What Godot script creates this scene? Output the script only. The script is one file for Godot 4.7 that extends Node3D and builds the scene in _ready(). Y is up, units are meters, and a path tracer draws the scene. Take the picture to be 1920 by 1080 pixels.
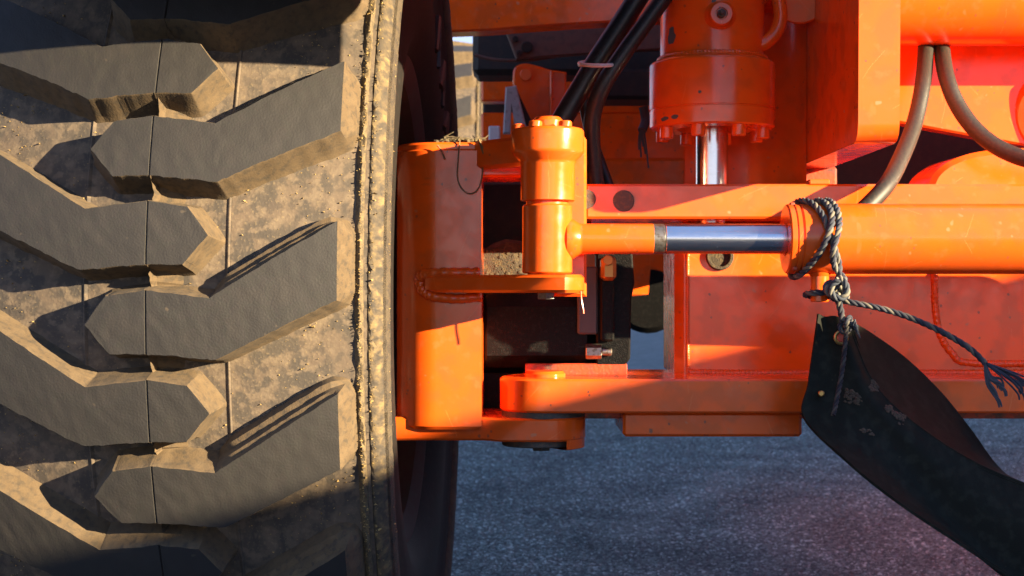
extends Node3D
# Close-up of the steered wheel, knuckle and steering cylinder of an orange working machine on asphalt.
# x right, y up, z towards the camera; the wheel axis lies in the plane z = 0, the ground is y = 0.

const CAM_Z := 1.68          # camera distance from the axle plane
const CAM_Y := 0.512
const FOCAL := 2800.0        # lens, in pixels of a 1920 wide frame

# ---------------------------------------------------------------- measuring
func K(z: float) -> float: return (CAM_Z - z) / FOCAL          # metres per pixel of the survey at depth z
func X(px: float, z: float) -> float: return (px - 960.0) * K(z)
func Y(py: float, z: float) -> float: return CAM_Y + (540.0 - py) * K(z)
func P(px: float, py: float, z: float) -> Vector3: return Vector3(X(px, z), Y(py, z), z)

# ---------------------------------------------------------------- mesh builder
class MB:
	var v := PackedVector3Array()
	var c := PackedColorArray()
	var col := Color.WHITE
	var xf := Transform3D()
	func tri(a: Vector3, b: Vector3, d: Vector3) -> void:
		if (b - a).cross(d - a).length_squared() < 1e-20: return
		v.append(xf * a); v.append(xf * b); v.append(xf * d)
		c.append(col); c.append(col); c.append(col)
	func quad(a: Vector3, b: Vector3, d: Vector3, e: Vector3) -> void:
		tri(a, b, d); tri(a, d, e)
	func out_tri(a: Vector3, b: Vector3, d: Vector3, o: Vector3) -> void:
		if (b - a).cross(d - a).dot((a + b + d) / 3.0 - o) < 0.0: tri(a, d, b)
		else: tri(a, b, d)
	func out_quad(a: Vector3, b: Vector3, d: Vector3, e: Vector3, o: Vector3) -> void:
		out_tri(a, b, d, o); out_tri(a, d, e, o)
	func box(o: Vector3, size: Vector3, bev := 0.002) -> void:
		var h := size / 2.0
		bev = minf(bev, minf(h.x, minf(h.y, h.z)) * 0.9)
		var p := func(s: Vector3, axis: int) -> Vector3:
			var q := s * (h - Vector3.ONE * bev)
			q[axis] = s[axis] * h[axis]
			return o + q
		for ax in 3:
			var b1 := (ax + 1) % 3
			var b2 := (ax + 2) % 3
			for s in [-1.0, 1.0]:
				var cs := []
				for k in [[-1.0, -1.0], [1.0, -1.0], [1.0, 1.0], [-1.0, 1.0]]:
					var t := Vector3.ZERO
					t[ax] = s; t[b1] = k[0]; t[b2] = k[1]
					cs.append(p.call(t, ax))
				out_quad(cs[0], cs[1], cs[2], cs[3], o)
				for s2 in [-1.0, 1.0]:
					var t1 := Vector3.ZERO
					t1[ax] = s; t1[b1] = s2; t1[b2] = -1.0
					var t2 := t1
					t2[b2] = 1.0
					out_quad(p.call(t1, ax), p.call(t2, ax), p.call(t2, b1), p.call(t1, b1), o)
		for sx in [-1.0, 1.0]:
			for sy in [-1.0, 1.0]:
				for sz in [-1.0, 1.0]:
					var t := Vector3(sx, sy, sz)
					out_tri(p.call(t, 0), p.call(t, 1), p.call(t, 2), o)
	func lathe(o: Vector3, axis: Vector3, prof: Array, seg := 32, a0 := 0.0, a1 := TAU) -> void:
		axis = axis.normalized()
		var e1 := (Vector3.UP if absf(axis.y) < 0.9 else Vector3.BACK)
		e1 = (e1 - axis * e1.dot(axis)).normalized()
		var e2 := axis.cross(e1)
		for i in seg:
			var f0 := a0 + (a1 - a0) * i / seg
			var f1 := a0 + (a1 - a0) * (i + 1) / seg
			if i == seg - 1 and is_equal_approx(a1 - a0, TAU): f1 = a0
			var d0 := e1 * cos(f0) + e2 * sin(f0)
			var d1 := e1 * cos(f1) + e2 * sin(f1)
			for k in prof.size() - 1:
				var q: Vector2 = prof[k]
				var r: Vector2 = prof[k + 1]
				quad(o + axis * q.x + d0 * q.y, o + axis * q.x + d1 * q.y, o + axis * r.x + d1 * r.y, o + axis * r.x + d0 * r.y)
	func cyl(a: Vector3, b: Vector3, r: float, seg := 24, bev := 0.001) -> void:
		var l := (b - a).length()
		bev = minf(bev, minf(l * 0.4, r * 0.5))
		lathe(a, b - a, [Vector2(0, 0), Vector2(0, r - bev), Vector2(bev, r), Vector2(l - bev, r), Vector2(l, r - bev), Vector2(l, 0)], seg)
	func hexa(a: Vector3, b: Vector3, r: float, bev := 0.0008) -> void:
		cyl(a, b, r, 6, bev)
	func prism(poly: PackedVector2Array, o: Vector3, u: Vector3, w: Vector3, depth: float, bev := 0.002) -> void:
		var area := 0.0
		var n := poly.size()
		for i in n: area += poly[i].cross(poly[(i + 1) % n])
		if area < 0.0: poly.reverse()
		var nn := u.cross(w)
		var ins := PackedVector2Array()
		for i in n:
			var e0 := (poly[i] - poly[(i + n - 1) % n]).normalized()
			var e1 := (poly[(i + 1) % n] - poly[i]).normalized()
			var m := Vector2(-e0.y, e0.x) + Vector2(-e1.y, e1.x)
			var l := maxf(m.length_squared(), 0.3)
			ins.append(poly[i] + m * (2.0 * bev / l))
		var at := func(p: Vector2, d: float) -> Vector3: return o + u * p.x + w * p.y + nn * d
		var ring := [[ins, 0.0], [poly, bev], [poly, depth - bev], [ins, depth]]
		for k in 3:
			for i in n:
				var j := (i + 1) % n
				quad(at.call(ring[k][0][i], ring[k][1]), at.call(ring[k][0][j], ring[k][1]), at.call(ring[k + 1][0][j], ring[k + 1][1]), at.call(ring[k + 1][0][i], ring[k + 1][1]))
		var t := Geometry2D.triangulate_polygon(ins)
		for i in range(0, t.size(), 3):
			var a := ins[t[i]]
			var b := ins[t[i + 1]]
			var d := ins[t[i + 2]]
			if (b - a).cross(d - a) < 0.0:
				var s := b
				b = d
				d = s
			tri(at.call(a, depth), at.call(b, depth), at.call(d, depth))
			tri(at.call(a, 0.0), at.call(d, 0.0), at.call(b, 0.0))
	func tube(pts: PackedVector3Array, r, sides := 10, caps := true) -> void:
		var n := pts.size()
		var up := Vector3.ZERO
		var rings := []
		for i in n:
			var t := (pts[mini(i + 1, n - 1)] - pts[maxi(i - 1, 0)]).normalized()
			if i == 0:
				up = t.cross(Vector3.UP if absf(t.y) < 0.9 else Vector3.RIGHT).normalized()
			up = (up - t * up.dot(t)).normalized()
			var sd := t.cross(up)
			var rr: float = r[i] if r is Array or r is PackedFloat32Array else r
			var ring := PackedVector3Array()
			for k in sides:
				var f := TAU * k / sides
				ring.append(pts[i] + (up * cos(f) + sd * sin(f)) * rr)
			rings.append(ring)
		for i in n - 1:
			for k in sides:
				var k1 := (k + 1) % sides
				quad(rings[i][k], rings[i][k1], rings[i + 1][k1], rings[i + 1][k])
		if caps:
			for k in range(1, sides - 1):
				tri(rings[0][0], rings[0][k + 1], rings[0][k])
				tri(rings[n - 1][0], rings[n - 1][k], rings[n - 1][k + 1])
	func grid(rows: Array, flip := false) -> void:
		for i in rows.size() - 1:
			for k in rows[i].size() - 1:
				if flip: quad(rows[i][k], rows[i + 1][k], rows[i + 1][k + 1], rows[i][k + 1])
				else: quad(rows[i][k], rows[i][k + 1], rows[i + 1][k + 1], rows[i + 1][k])
	func blob(o: Vector3, s: Vector3, noise: FastNoiseLite, amp := 0.3, seg := 12) -> void:
		var rows := []
		for i in seg + 1:
			var row := PackedVector3Array()
			for k in seg * 2 + 1:
				var a := PI * i / seg
				var b := TAU * (k % (seg * 2)) / (seg * 2)
				var d := Vector3(sin(a) * cos(b), cos(a), sin(a) * sin(b))
				row.append(o + d * s * (1.0 + amp * noise.get_noise_3dv((o + d * s) * 1000.0)))
			rows.append(row)
		grid(rows)
	func arrays(org: Vector3, crease: float, colors: bool) -> Array:
		var n := v.size()
		var fn := PackedVector3Array()
		fn.resize(n / 3)
		var near := {}
		for i in n / 3:
			fn[i] = (v[i * 3 + 1] - v[i * 3]).cross(v[i * 3 + 2] - v[i * 3])
			for k in 3:
				var key := Vector3i((v[i * 3 + k] * 40000.0).round())
				if near.has(key): near[key].append(i)
				else: near[key] = PackedInt32Array([i])
		var lim := cos(deg_to_rad(crease))
		var un := PackedVector3Array()
		un.resize(n / 3)
		for i in n / 3: un[i] = fn[i].normalized()
		var ov := PackedVector3Array()
		var on := PackedVector3Array()
		ov.resize(n); on.resize(n)
		var oc := PackedColorArray()
		if colors: oc.resize(n)
		for i in n / 3:
			for k in 3:
				var p := v[i * 3 + k]
				var s := Vector3.ZERO
				for j in near[Vector3i((p * 40000.0).round())]:
					if un[i].dot(un[j]) > lim: s += fn[j]
				var q: int = i * 3 + [0, 2, 1][k]
				ov[q] = p - org
				on[q] = s.normalized() if s.length_squared() > 0.0 else un[i]
				if colors: oc[q] = c[i * 3 + k]
		var a := []
		a.resize(Mesh.ARRAY_MAX)
		a[Mesh.ARRAY_VERTEX] = ov
		a[Mesh.ARRAY_NORMAL] = on
		if colors: a[Mesh.ARRAY_COLOR] = oc
		return a

func mesh_of(parts: Array, org := Vector3.ZERO, crease := 38.0) -> ArrayMesh:
	var am := ArrayMesh.new()
	for p in parts:
		var m: StandardMaterial3D = p[1]
		am.add_surface_from_arrays(Mesh.PRIMITIVE_TRIANGLES, p[0].arrays(org, crease, m.vertex_color_use_as_albedo))
		am.surface_set_material(am.get_surface_count() - 1, m)
	return am

var used := {}
func numbered(called: String) -> String:
	used[called] = used.get(called, -1) + 1
	return called if used[called] == 0 else "%s_%03d" % [called, used[called]]

func base_of(n: Node) -> Vector3:
	var o := Vector3.ZERO
	while n != self and n is Node3D:
		o += n.position
		n = n.get_parent()
	return o

func obj(called: String, b, m: StandardMaterial3D = null, parent: Node = self, crease := 38.0) -> MeshInstance3D:
	var o := MeshInstance3D.new()
	o.name = numbered(called) if parent == self else called
	parent.add_child(o, true)
	o.mesh = mesh_of(b if b is Array else [[b, m]], base_of(parent), crease)
	return o

func thing(called: String, label: String, category: String, at := Vector3.ZERO, group := "") -> Node3D:
	var o := Node3D.new()
	o.name = numbered(called)
	add_child(o)
	o.position = at
	tag(o, label, category, group)
	return o

func tag(o: Node, label: String, category: String, group := "") -> void:
	o.set_meta("label", label)
	o.set_meta("category", category)
	if group: o.set_meta("group", group)

func struct(o: Node) -> void: o.set_meta("kind", "structure")

func spline(ctrl: Array, per := 8) -> PackedVector3Array:
	var r := PackedVector3Array()
	var n := ctrl.size()
	for i in n - 1:
		var a: Vector3 = ctrl[maxi(i - 1, 0)]
		var b: Vector3 = ctrl[i]
		var d: Vector3 = ctrl[i + 1]
		var e: Vector3 = ctrl[mini(i + 2, n - 1)]
		for k in per: r.append(b.cubic_interpolate(d, a, e, float(k) / per))
	r.append(ctrl[n - 1])
	return r

# ---------------------------------------------------------------- materials
func lin(r: float, g: float, b: float) -> Color: return Color(r, g, b).linear_to_srgb()

func noise(seed_: int, freq: float, oct := 4, kind := FastNoiseLite.TYPE_SIMPLEX_SMOOTH) -> FastNoiseLite:
	var n := FastNoiseLite.new()
	n.seed = seed_
	n.frequency = freq
	n.noise_type = kind
	n.fractal_octaves = oct
	return n

func field(size: int, n: FastNoiseLite) -> PackedByteArray:
	var im := n.get_seamless_image(size, size)
	im.convert(Image.FORMAT_L8)
	return im.get_data()

# layers: [Color (linear), field, lo, hi, strength]
func blended(size: int, ground: Color, layers: Array) -> ImageTexture:
	var luts := []
	for l in layers:
		var t := PackedFloat32Array()
		for i in 256: t.append(smoothstep(l[2] * 255.0, l[3] * 255.0, float(i)) * l[4])
		luts.append(t)
	var data := PackedByteArray()
	data.resize(size * size * 3)
	var gam := PackedByteArray()
	for i in 1025: gam.append(int(clampf(Color(i / 1024.0, 0, 0).linear_to_srgb().r, 0, 1) * 255.0 + 0.5))
	for i in size * size:
		var r := ground.r
		var g := ground.g
		var b := ground.b
		for k in layers.size():
			var l: Array = layers[k]
			var w: float = luts[k][l[1][i]]
			if w > 0.0:
				r += (l[0].r - r) * w
				g += (l[0].g - g) * w
				b += (l[0].b - b) * w
		data[i * 3] = gam[int(r * 1024.0)]
		data[i * 3 + 1] = gam[int(g * 1024.0)]
		data[i * 3 + 2] = gam[int(b * 1024.0)]
	return ImageTexture.create_from_image(Image.create_from_data(size, size, false, Image.FORMAT_RGB8, data))

func grey_tex(size: int, f: PackedByteArray, lo: float, hi: float) -> ImageTexture:
	var d := PackedByteArray()
	d.resize(size * size)
	for i in size * size: d[i] = int(clampf(lo + (hi - lo) * f[i] / 255.0, 0, 1) * 255.0)
	return ImageTexture.create_from_image(Image.create_from_data(size, size, false, Image.FORMAT_L8, d))

func mat(color: Color, rough: float, tex: Texture2D = null, tile := 0.3, bump: Texture2D = null, bump_cm := 0.0, rough_tex: Texture2D = null) -> StandardMaterial3D:
	var m := StandardMaterial3D.new()
	m.albedo_color = color
	m.roughness = rough
	if tex: m.albedo_texture = tex
	if rough_tex:
		m.roughness_texture = rough_tex
		m.roughness = 1.0
	if tex or bump or rough_tex:
		m.uv1_triplanar = true
		m.uv1_world_triplanar = true
		m.uv1_scale = Vector3.ONE / tile
		m.uv1_offset = Vector3(0.137, 0.291, 0.411)
	if bump:
		m.heightmap_enabled = true
		m.heightmap_texture = bump
		m.heightmap_scale = bump_cm
	return m

var M := {}
func make_materials() -> void:
	var f_big := field(512, noise(11, 0.012, 5))
	var f_mid := field(512, noise(12, 0.03, 5))
	var f_fine := field(512, noise(13, 0.12, 3))
	var f_spk := field(512, noise(14, 0.09, 2, FastNoiseLite.TYPE_VALUE_CUBIC))
	var f_grit := field(512, noise(15, 0.25, 2))
	var f_cell := field(512, noise(16, 0.11, 1, FastNoiseLite.TYPE_CELLULAR))
	var white := lin(1, 1, 1)
	# orange paint: a little dust, chips and faded areas
	var chips := PackedByteArray()
	chips.resize(512 * 512)
	var scr := PackedByteArray()
	scr.resize(512 * 512)
	var rc := RandomNumberGenerator.new()
	rc.seed = 88
	for i in 65:
		var o := Vector2(rc.randf() * 512.0, rc.randf() * 512.0)
		var rad := rc.randf_range(0.6, 1.5) * (2.4 if rc.randf() < 0.08 else 1.0)
		for q in 90:
			var p := o + Vector2.from_angle(rc.randf() * TAU) * rad * sqrt(rc.randf()) * Vector2(1.0, rc.randf_range(0.6, 1.6))
			chips[posmod(int(p.y), 512) * 512 + posmod(int(p.x), 512)] = 255
	for i in 38:
		var o := Vector2(rc.randf() * 512.0, rc.randf() * 512.0)
		var d := Vector2.from_angle(rc.randf() * TAU)
		for q in rc.randi_range(8, 60):
			o += d
			d = d.rotated(rc.randf_range(-0.04, 0.04))
			scr[posmod(int(o.y), 512) * 512 + posmod(int(o.x), 512)] = rc.randi_range(120, 255)
	var paint := blended(512, Color(0.80, 0.100, 0.007), [
		[Color(0.58, 0.088, 0.014), f_big, 0.42, 0.75, 0.75],
		[Color(0.62, 0.15, 0.05), f_mid, 0.62, 0.9, 0.3],
		[Color(0.45, 0.22, 0.12), f_spk, 0.84, 0.92, 0.55],
		[Color(0.80, 0.26, 0.09), scr, 0.1, 1.0, 0.45],
		[Color(0.12, 0.06, 0.04), chips, 0.2, 0.8, 0.85]])
	var wavy := grey_tex(512, f_fine, 0.0, 1.0)
	M.paint = mat(white, 0.3, paint, 0.34, wavy, 0.002, grey_tex(512, f_mid, 0.12, 0.28))
	M.paint.metallic_specular = 0.5
	M.paint_dirty = mat(white, 0.5, blended(512, Color(0.50, 0.05, 0.012), [
		[Color(0.16, 0.045, 0.02), f_mid, 0.45, 0.7, 0.75],
		[Color(0.05, 0.035, 0.028), f_big, 0.5, 0.75, 0.8],
		[Color(0.3, 0.16, 0.08), f_fine, 0.7, 0.9, 0.4]]), 0.3, wavy, 0.03)
	M.rim_paint = mat(white, 0.85, blended(512, Color(0.03, 0.010, 0.008), [[Color(0.03, 0.02, 0.015), f_mid, 0.4, 0.7, 0.85]]), 0.3)
	# rubber
	M.lug_top = mat(white, 0.72, blended(512, Color(0.0136, 0.0124, 0.0115), [
		[Color(0.0198, 0.0174, 0.0155), f_big, 0.4, 0.8, 0.5],
		[Color(0.0620, 0.0465, 0.0310), f_spk, 0.9, 0.95, 0.7]]), 0.28, grey_tex(512, f_grit, 0, 1), 0.02)
	M.lug_top.vertex_color_use_as_albedo = true
	M.lug_wall = mat(white, 0.92, blended(512, Color(0.0779, 0.0515, 0.0257), [
		[Color(0.0317, 0.0251, 0.0185), f_mid, 0.52, 0.70, 0.8],
		[Color(0.1089, 0.0759, 0.0396), f_big, 0.5, 0.75, 0.6],
		[Color(0.0330, 0.0264, 0.0198), f_fine, 0.66, 0.85, 0.6]]), 0.12, grey_tex(512, f_fine, 0, 1), 0.022)
	M.carcass = mat(white, 0.9, blended(512, Color(0.088, 0.066, 0.046), [
		[Color(0.036, 0.031, 0.027), f_big, 0.47, 0.60, 0.85],
		[Color(0.130, 0.098, 0.066), f_mid, 0.54, 0.74, 0.75],
		[Color(0.040, 0.034, 0.028), f_mid, 0.44, 0.30, 0.7],
		[Color(0.19, 0.14, 0.075), f_fine, 0.68, 0.82, 0.5]]), 0.24, grey_tex(512, f_fine, 0, 1), 0.03)
	M.shoulder = mat(white, 0.85, blended(512, Color(0.070, 0.052, 0.031), [
		[Color(0.165, 0.115, 0.048), f_mid, 0.52, 0.66, 0.9],
		[Color(0.024, 0.021, 0.018), f_mid, 0.46, 0.34, 0.9],
		[Color(0.27, 0.19, 0.075), f_spk, 0.76, 0.85, 0.8],
		[Color(0.030, 0.026, 0.022), f_big, 0.52, 0.60, 0.75]]), 0.19, grey_tex(512, f_fine, 0, 1), 0.07)
	M.ridge_mud = mat(white, 0.85, blended(512, Color(0.1023, 0.0744, 0.0403), [
		[Color(0.0372, 0.0285, 0.0198), f_mid, 0.48, 0.66, 0.85], [Color(0.2108, 0.1488, 0.0558), f_fine, 0.58, 0.8, 0.7]]), 0.13, grey_tex(512, f_fine, 0, 1), 0.06)
	M.shoulder_dark = mat(white, 0.85, blended(512, Color(0.0527, 0.0391, 0.0248), [
		[Color(0.0217, 0.0186, 0.0161), f_big, 0.45, 0.65, 0.8], [Color(0.1550, 0.1116, 0.0496), f_fine, 0.64, 0.8, 0.6]]), 0.12, grey_tex(512, f_fine, 0, 1), 0.05)
	M.sidewall = mat(white, 0.75, blended(512, Color(0.012, 0.011, 0.010), [[Color(0.03, 0.025, 0.02), f_mid, 0.6, 0.85, 0.6]]), 0.25)
	M.black_rubber = mat(lin(0.012, 0.012, 0.012), 0.5)
	M.mud = mat(white, 0.95, blended(512, Color(0.3300, 0.2250, 0.0788), [[Color(0.1800, 0.1200, 0.0450), f_mid, 0.5, 0.7, 0.8]]), 0.05)
	# metals
	M.chrome = mat(lin(0.62, 0.62, 0.63), 0.17)
	M.chrome.metallic = 1.0
	M.chrome.roughness_texture = grey_tex(512, f_mid, 0.17, 0.30)
	M.chrome.roughness = 1.0
	M.chrome.uv1_triplanar = true
	M.chrome.uv1_world_triplanar = true
	M.chrome.uv1_scale = Vector3(3, 40, 40)
	M.worn_steel = mat(white, 0.38, blended(512, Color(0.32, 0.29, 0.25), [[Color(0.16, 0.12, 0.08), f_mid, 0.5, 0.75, 0.8]]), 0.08)
	M.worn_steel.metallic = 0.9
	M.dark_steel = mat(white, 0.55, blended(512, Color(0.05, 0.045, 0.04), [[Color(0.12, 0.075, 0.04), f_mid, 0.5, 0.75, 0.7]]), 0.1, wavy, 0.04)
	M.brass = mat(lin(0.35, 0.22, 0.07), 0.4)
	M.brass.metallic = 0.9
	M.casting = mat(white, 0.85, blended(512, Color(0.0425, 0.0310, 0.0175), [
		[Color(0.0850, 0.0600, 0.0250), f_mid, 0.5, 0.7, 0.8], [Color(0.0150, 0.0120, 0.0090), f_fine, 0.55, 0.8, 0.8]]), 0.16, grey_tex(512, f_fine, 0, 1), 0.07)
	M.black_paint = mat(white, 0.42, blended(512, Color(0.0042, 0.0042, 0.0042), [
		[Color(0.0132, 0.0126, 0.0120), f_mid, 0.5, 0.85, 0.6], [Color(0.0360, 0.0330, 0.0300), f_spk, 0.88, 0.95, 0.4]]), 0.11, wavy, 0.04)
	M.grey_patch = mat(white, 0.6, blended(512, Color(0.085, 0.085, 0.083), [[Color(0.03, 0.03, 0.03), f_fine, 0.5, 0.75, 0.8]]), 0.06)
	M.silver = mat(white, 0.45, blended(512, Color(0.36, 0.32, 0.22), [[Color(0.08, 0.06, 0.04), f_fine, 0.55, 0.7, 0.85]]), 0.07, grey_tex(512, f_fine, 0, 1), 0.05)
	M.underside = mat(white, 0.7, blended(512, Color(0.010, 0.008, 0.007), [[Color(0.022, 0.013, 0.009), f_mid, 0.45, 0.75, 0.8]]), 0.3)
	M.brown_plate = mat(white, 0.6, blended(512, Color(0.10, 0.048, 0.033), [[Color(0.055, 0.03, 0.022), f_mid, 0.4, 0.8, 0.6]]), 0.3)
	M.grey_metal = mat(white, 0.55, blended(512, Color(0.34, 0.38, 0.42), [[Color(0.2, 0.2, 0.2), f_mid, 0.55, 0.8, 0.6]]), 0.2)
	M.pale_metal = mat(lin(0.6, 0.62, 0.64), 0.5)
	# hoses, rope, flap
	M.hose = mat(white, 0.42, blended(512, Color(0.012, 0.012, 0.013), [[Color(0.03, 0.03, 0.032), f_mid, 0.5, 0.8, 0.6]]), 0.1)
	M.dusty_hose = mat(white, 0.55, blended(512, Color(0.0140, 0.0119, 0.0084), [
		[Color(0.0294, 0.0238, 0.0147), f_mid, 0.42, 0.7, 0.9], [Color(0.0084, 0.0077, 0.0070), f_fine, 0.6, 0.8, 0.7]]), 0.07)
	M.rope = mat(white, 0.85)
	M.rope.vertex_color_use_as_albedo = true
	M.flap = mat(white, 0.62, blended(512, Color(0.013, 0.0145, 0.0115), [
		[Color(0.024, 0.025, 0.019), f_mid, 0.45, 0.8, 0.8], [Color(0.07, 0.055, 0.035), f_spk, 0.88, 0.94, 0.4]]), 0.25, grey_tex(512, f_grit, 0, 1), 0.012)
	M.flap.metallic_specular = 0.14
	M.sidewall.metallic_specular = 0.3
	M.black_paint.metallic_specular = 0.25
	M.flap_mud = mat(white, 0.95, blended(512, Color(0.045, 0.030, 0.020), [[Color(0.085, 0.06, 0.034), f_mid, 0.5, 0.7, 0.8]]), 0.05)
	M.tie = mat(lin(0.5, 0.5, 0.52), 0.4)
	M.soil = mat(white, 0.95, blended(512, Color(0.11, 0.085, 0.045), [[Color(0.05, 0.04, 0.025), f_mid, 0.5, 0.7, 0.8]]), 0.05)
	M.straw = mat(lin(0.16, 0.10, 0.04), 0.8)
	M.concrete = mat(white, 0.9, blended(512, Color(0.33, 0.31, 0.28), [[Color(0.2, 0.19, 0.17), f_mid, 0.5, 0.8, 0.7]]), 1.0)
	# asphalt
	M.asphalt = mat(white, 0.92, blended(512, Color(0.066, 0.086, 0.080), [
		[Color(0.044, 0.053, 0.052), f_cell, 0.42, 0.72, 0.6],
		[Color(0.15, 0.16, 0.175), f_spk, 0.60, 0.78, 0.5],
		[Color(0.14, 0.15, 0.16), f_big, 0.56, 0.8, 0.5]]), 1.6)

# ---------------------------------------------------------------- the wheel
const LUG_H := 0.030
const PXT := 0.00042        # metres per survey pixel on the tread
# crown of the tread
func floor_r(u: float) -> float: return 0.470 - 0.62 * u * u
func tread(u: float, w: float, h: float) -> Vector3:
	var r := floor_r(u) + h
	var a := w / 0.5
	return Vector3(u, r * sin(a), r * cos(a))

func along(poly: Array, u: float) -> float:
	for i in poly.size() - 1:
		var a: Vector2 = poly[i]
		var b: Vector2 = poly[i + 1]
		if u <= b.x: return lerpf(a.y, b.y, (u - a.x) / (b.x - a.x))
	return poly[-1].y

# side: +1 the lug that runs out to the inner (+x) shoulder, -1 its mirror image
func make_lug(side: float, variant: int) -> ArrayMesh:
	var top := [Vector2(-116, -4), Vector2(-76, 50), Vector2(0, 61), Vector2(120, 46), Vector2(357, 198)]
	var bot := [Vector2(-116, -6), Vector2(-70, -60), Vector2(0, -60), Vector2(130, -71), Vector2(357, 42)]
	var rng := RandomNumberGenerator.new()
	rng.seed = 77 + variant * 13 + int(side)
	var us := []
	var u0 := -116.0
	while u0 < 356.0:
		us.append(u0)
		u0 += 8.0
	us.append(357.0)
	for k in [-76.0, -70.0, 120.0, 130.0, -2.2, -0.7, 0.7, 2.2]: us.append(k)
	us.sort()
	us = us.filter(func(k): return absf(k) >= 0.6)
	var t := MB.new()
	var w := MB.new()
	var NV := 12
	var up := []
	var dn := []
	var wear := noise(200 + variant * 7 + int(side), 0.02, 3)
	for u in us:
		up.append(Vector2(u, along(top, u) + rng.randf_range(-0.6, 0.6) + 1.8 * wear.get_noise_2d(u, 0.0)))
		dn.append(Vector2(u, along(bot, u) + rng.randf_range(-1.1, 1.1) + 2.2 * wear.get_noise_2d(u, 300.0)))
	var pos := func(p: Vector2, h: float) -> Vector3:
		return tread(p.x * PXT * side, p.y * PXT, h)
	var rows := []
	for i in us.size():
		var row := PackedVector3Array()
		var dip := 0.0014 if absf(us[i]) < 1.0 else 0.0
		for k in NV + 1:
			var q: Vector2 = up[i].lerp(dn[i], float(k) / NV)
			var e := 1.0 if k == 0 or k == NV else 0.0
			row.append(pos.call(q, LUG_H - dip + (1.0 - e) * 0.0005 * wear.get_noise_2d(q.x * 1.5, q.y * 1.5 + 900.0)))
		rows.append(row)
	for i in us.size() - 1:
		for k in NV:
			var corner := [[i, k], [i, k + 1], [i + 1, k + 1], [i + 1, k]]
			if side < 0.0: corner.reverse()
			var cc := []
			for e in corner:
				var f := 0.0
				if e[1] == 0 or e[1] == NV: f = 0.9
				if e[0] == us.size() - 1 or e[0] == 0: f = 1.0
				f *= clampf(0.35 + 2.2 * wear.get_noise_2d(us[e[0]] * 2.0, e[1] * 40.0 + 500.0), 0.0, 1.4)
				f += 0.35 * maxf(0.0, wear.get_noise_2d(us[e[0]] * 1.2 + 700.0, e[1] * 18.0))
				cc.append(Color(1.0 + 2.6 * f, 1.0 + 2.0 * f, 1.0 + 1.3 * f))
			var qs := []
			for e in corner: qs.append(rows[e[0]][e[1]])
			var at := t.v.size()
			t.quad(qs[0], qs[1], qs[2], qs[3])
			for j in t.v.size() - at: t.c[at + j] = cc[[0, 1, 2, 0, 2, 3][j]] if t.v.size() - at == 6 else cc[0]
	# outline, counter-clockwise in (u, v): bottom left to right, up the end, top right to left
	var loop := []
	var kind := []
	for i in us.size(): loop.append(dn[i]); kind.append(0)
	for k in range(1, 8):
		loop.append(dn[-1].lerp(up[-1], k / 8.0) + Vector2(-1.5 * sin(PI * k / 8.0), 0)); kind.append(1)
	for i in range(us.size() - 1, -1, -1): loop.append(up[i]); kind.append(2)
	var n := loop.size()
	var plain_w := [Vector2(0, 0), Vector2(2.2, 0.0016), Vector2(6, 0.012), Vector2(11, 0.024), Vector2(18, 0.0302)]
	var end_w := [Vector2(0, 0), Vector2(3.2, 0.0024), Vector2(14, 0.011), Vector2(23, 0.021), Vector2(27, 0.0302)]
	var step_w := [Vector2(0, 0), Vector2(3, 0.006), Vector2(11, 0.0078), Vector2(15, 0.0145), Vector2(27, 0.0168), Vector2(33, 0.0302)]
	var soft := []
	for i in n:      # smooth outward directions
		var d := Vector2.ZERO
		for k in range(-1, 2):
			var a: Vector2 = loop[(i + k - 2 + n) % n]
			var b: Vector2 = loop[(i + k + 2) % n]
			var e := (b - a).normalized()
			d += Vector2(e.y, -e.x)
		soft.append(d.normalized())
	var rings := []
	for i in n:
		var ring := PackedVector3Array()
		var p: Vector2 = loop[i]
		for k in 6:
			var q: Vector2 = plain_w[mini(k, 4)]
			if kind[i] == 1: q = end_w[mini(k, 4)]
			if kind[i] == 2 and p.x > 112.0 and side > 0.0:
				var f := smoothstep(112.0, 165.0, p.x) * smoothstep(360.0, 338.0, p.x)
				q = plain_w[mini(k, 4)].lerp(step_w[k], f)
			elif k == 5:
				q = (end_w if kind[i] == 1 else plain_w)[4] + Vector2(4, 0.0025)
			var dd: Vector2 = soft[i]
			if p.x > 335.0 and kind[i] != 1: dd = dd.lerp(Vector2(0.3, dd.y).normalized(), 0.4).normalized()
			var at := p + dd * q.x
			ring.append(pos.call(at, LUG_H - q.y))
		rings.append(ring)
	rings.append(rings[0])
	w.grid(rings, side < 0.0)
	# torn flash of the mould seam below the lug, on the floor at mid-tread
	var prev := []
	for i in 9:
		var s := i / 8.0
		var vv := -58.0 - 52.0 * s
		var hh := (0.024 * (1.0 - s * 0.5)) * (1.0 if i < 8 else 0.7) + rng.randf_range(-0.0025, 0.0025)
		var xo := rng.randf_range(-1.5, 1.5) + 1.0
		var fl := func(du: float, h: float) -> Vector3: return pos.call(Vector2((xo + du) * side, vv), h)
		var ln := [fl.call(-2.0, -0.001), fl.call(0.0, hh), fl.call(7.0, hh * 0.42), fl.call(60.0, -0.001)]
		if i > 0:
			for k in 3:
				w.quad(prev[k], ln[k], ln[k + 1], prev[k + 1])
		prev = ln
	return mesh_of([[t, M.lug_top], [w, M.lug_wall]], Vector3.ZERO, 32.0)

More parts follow.
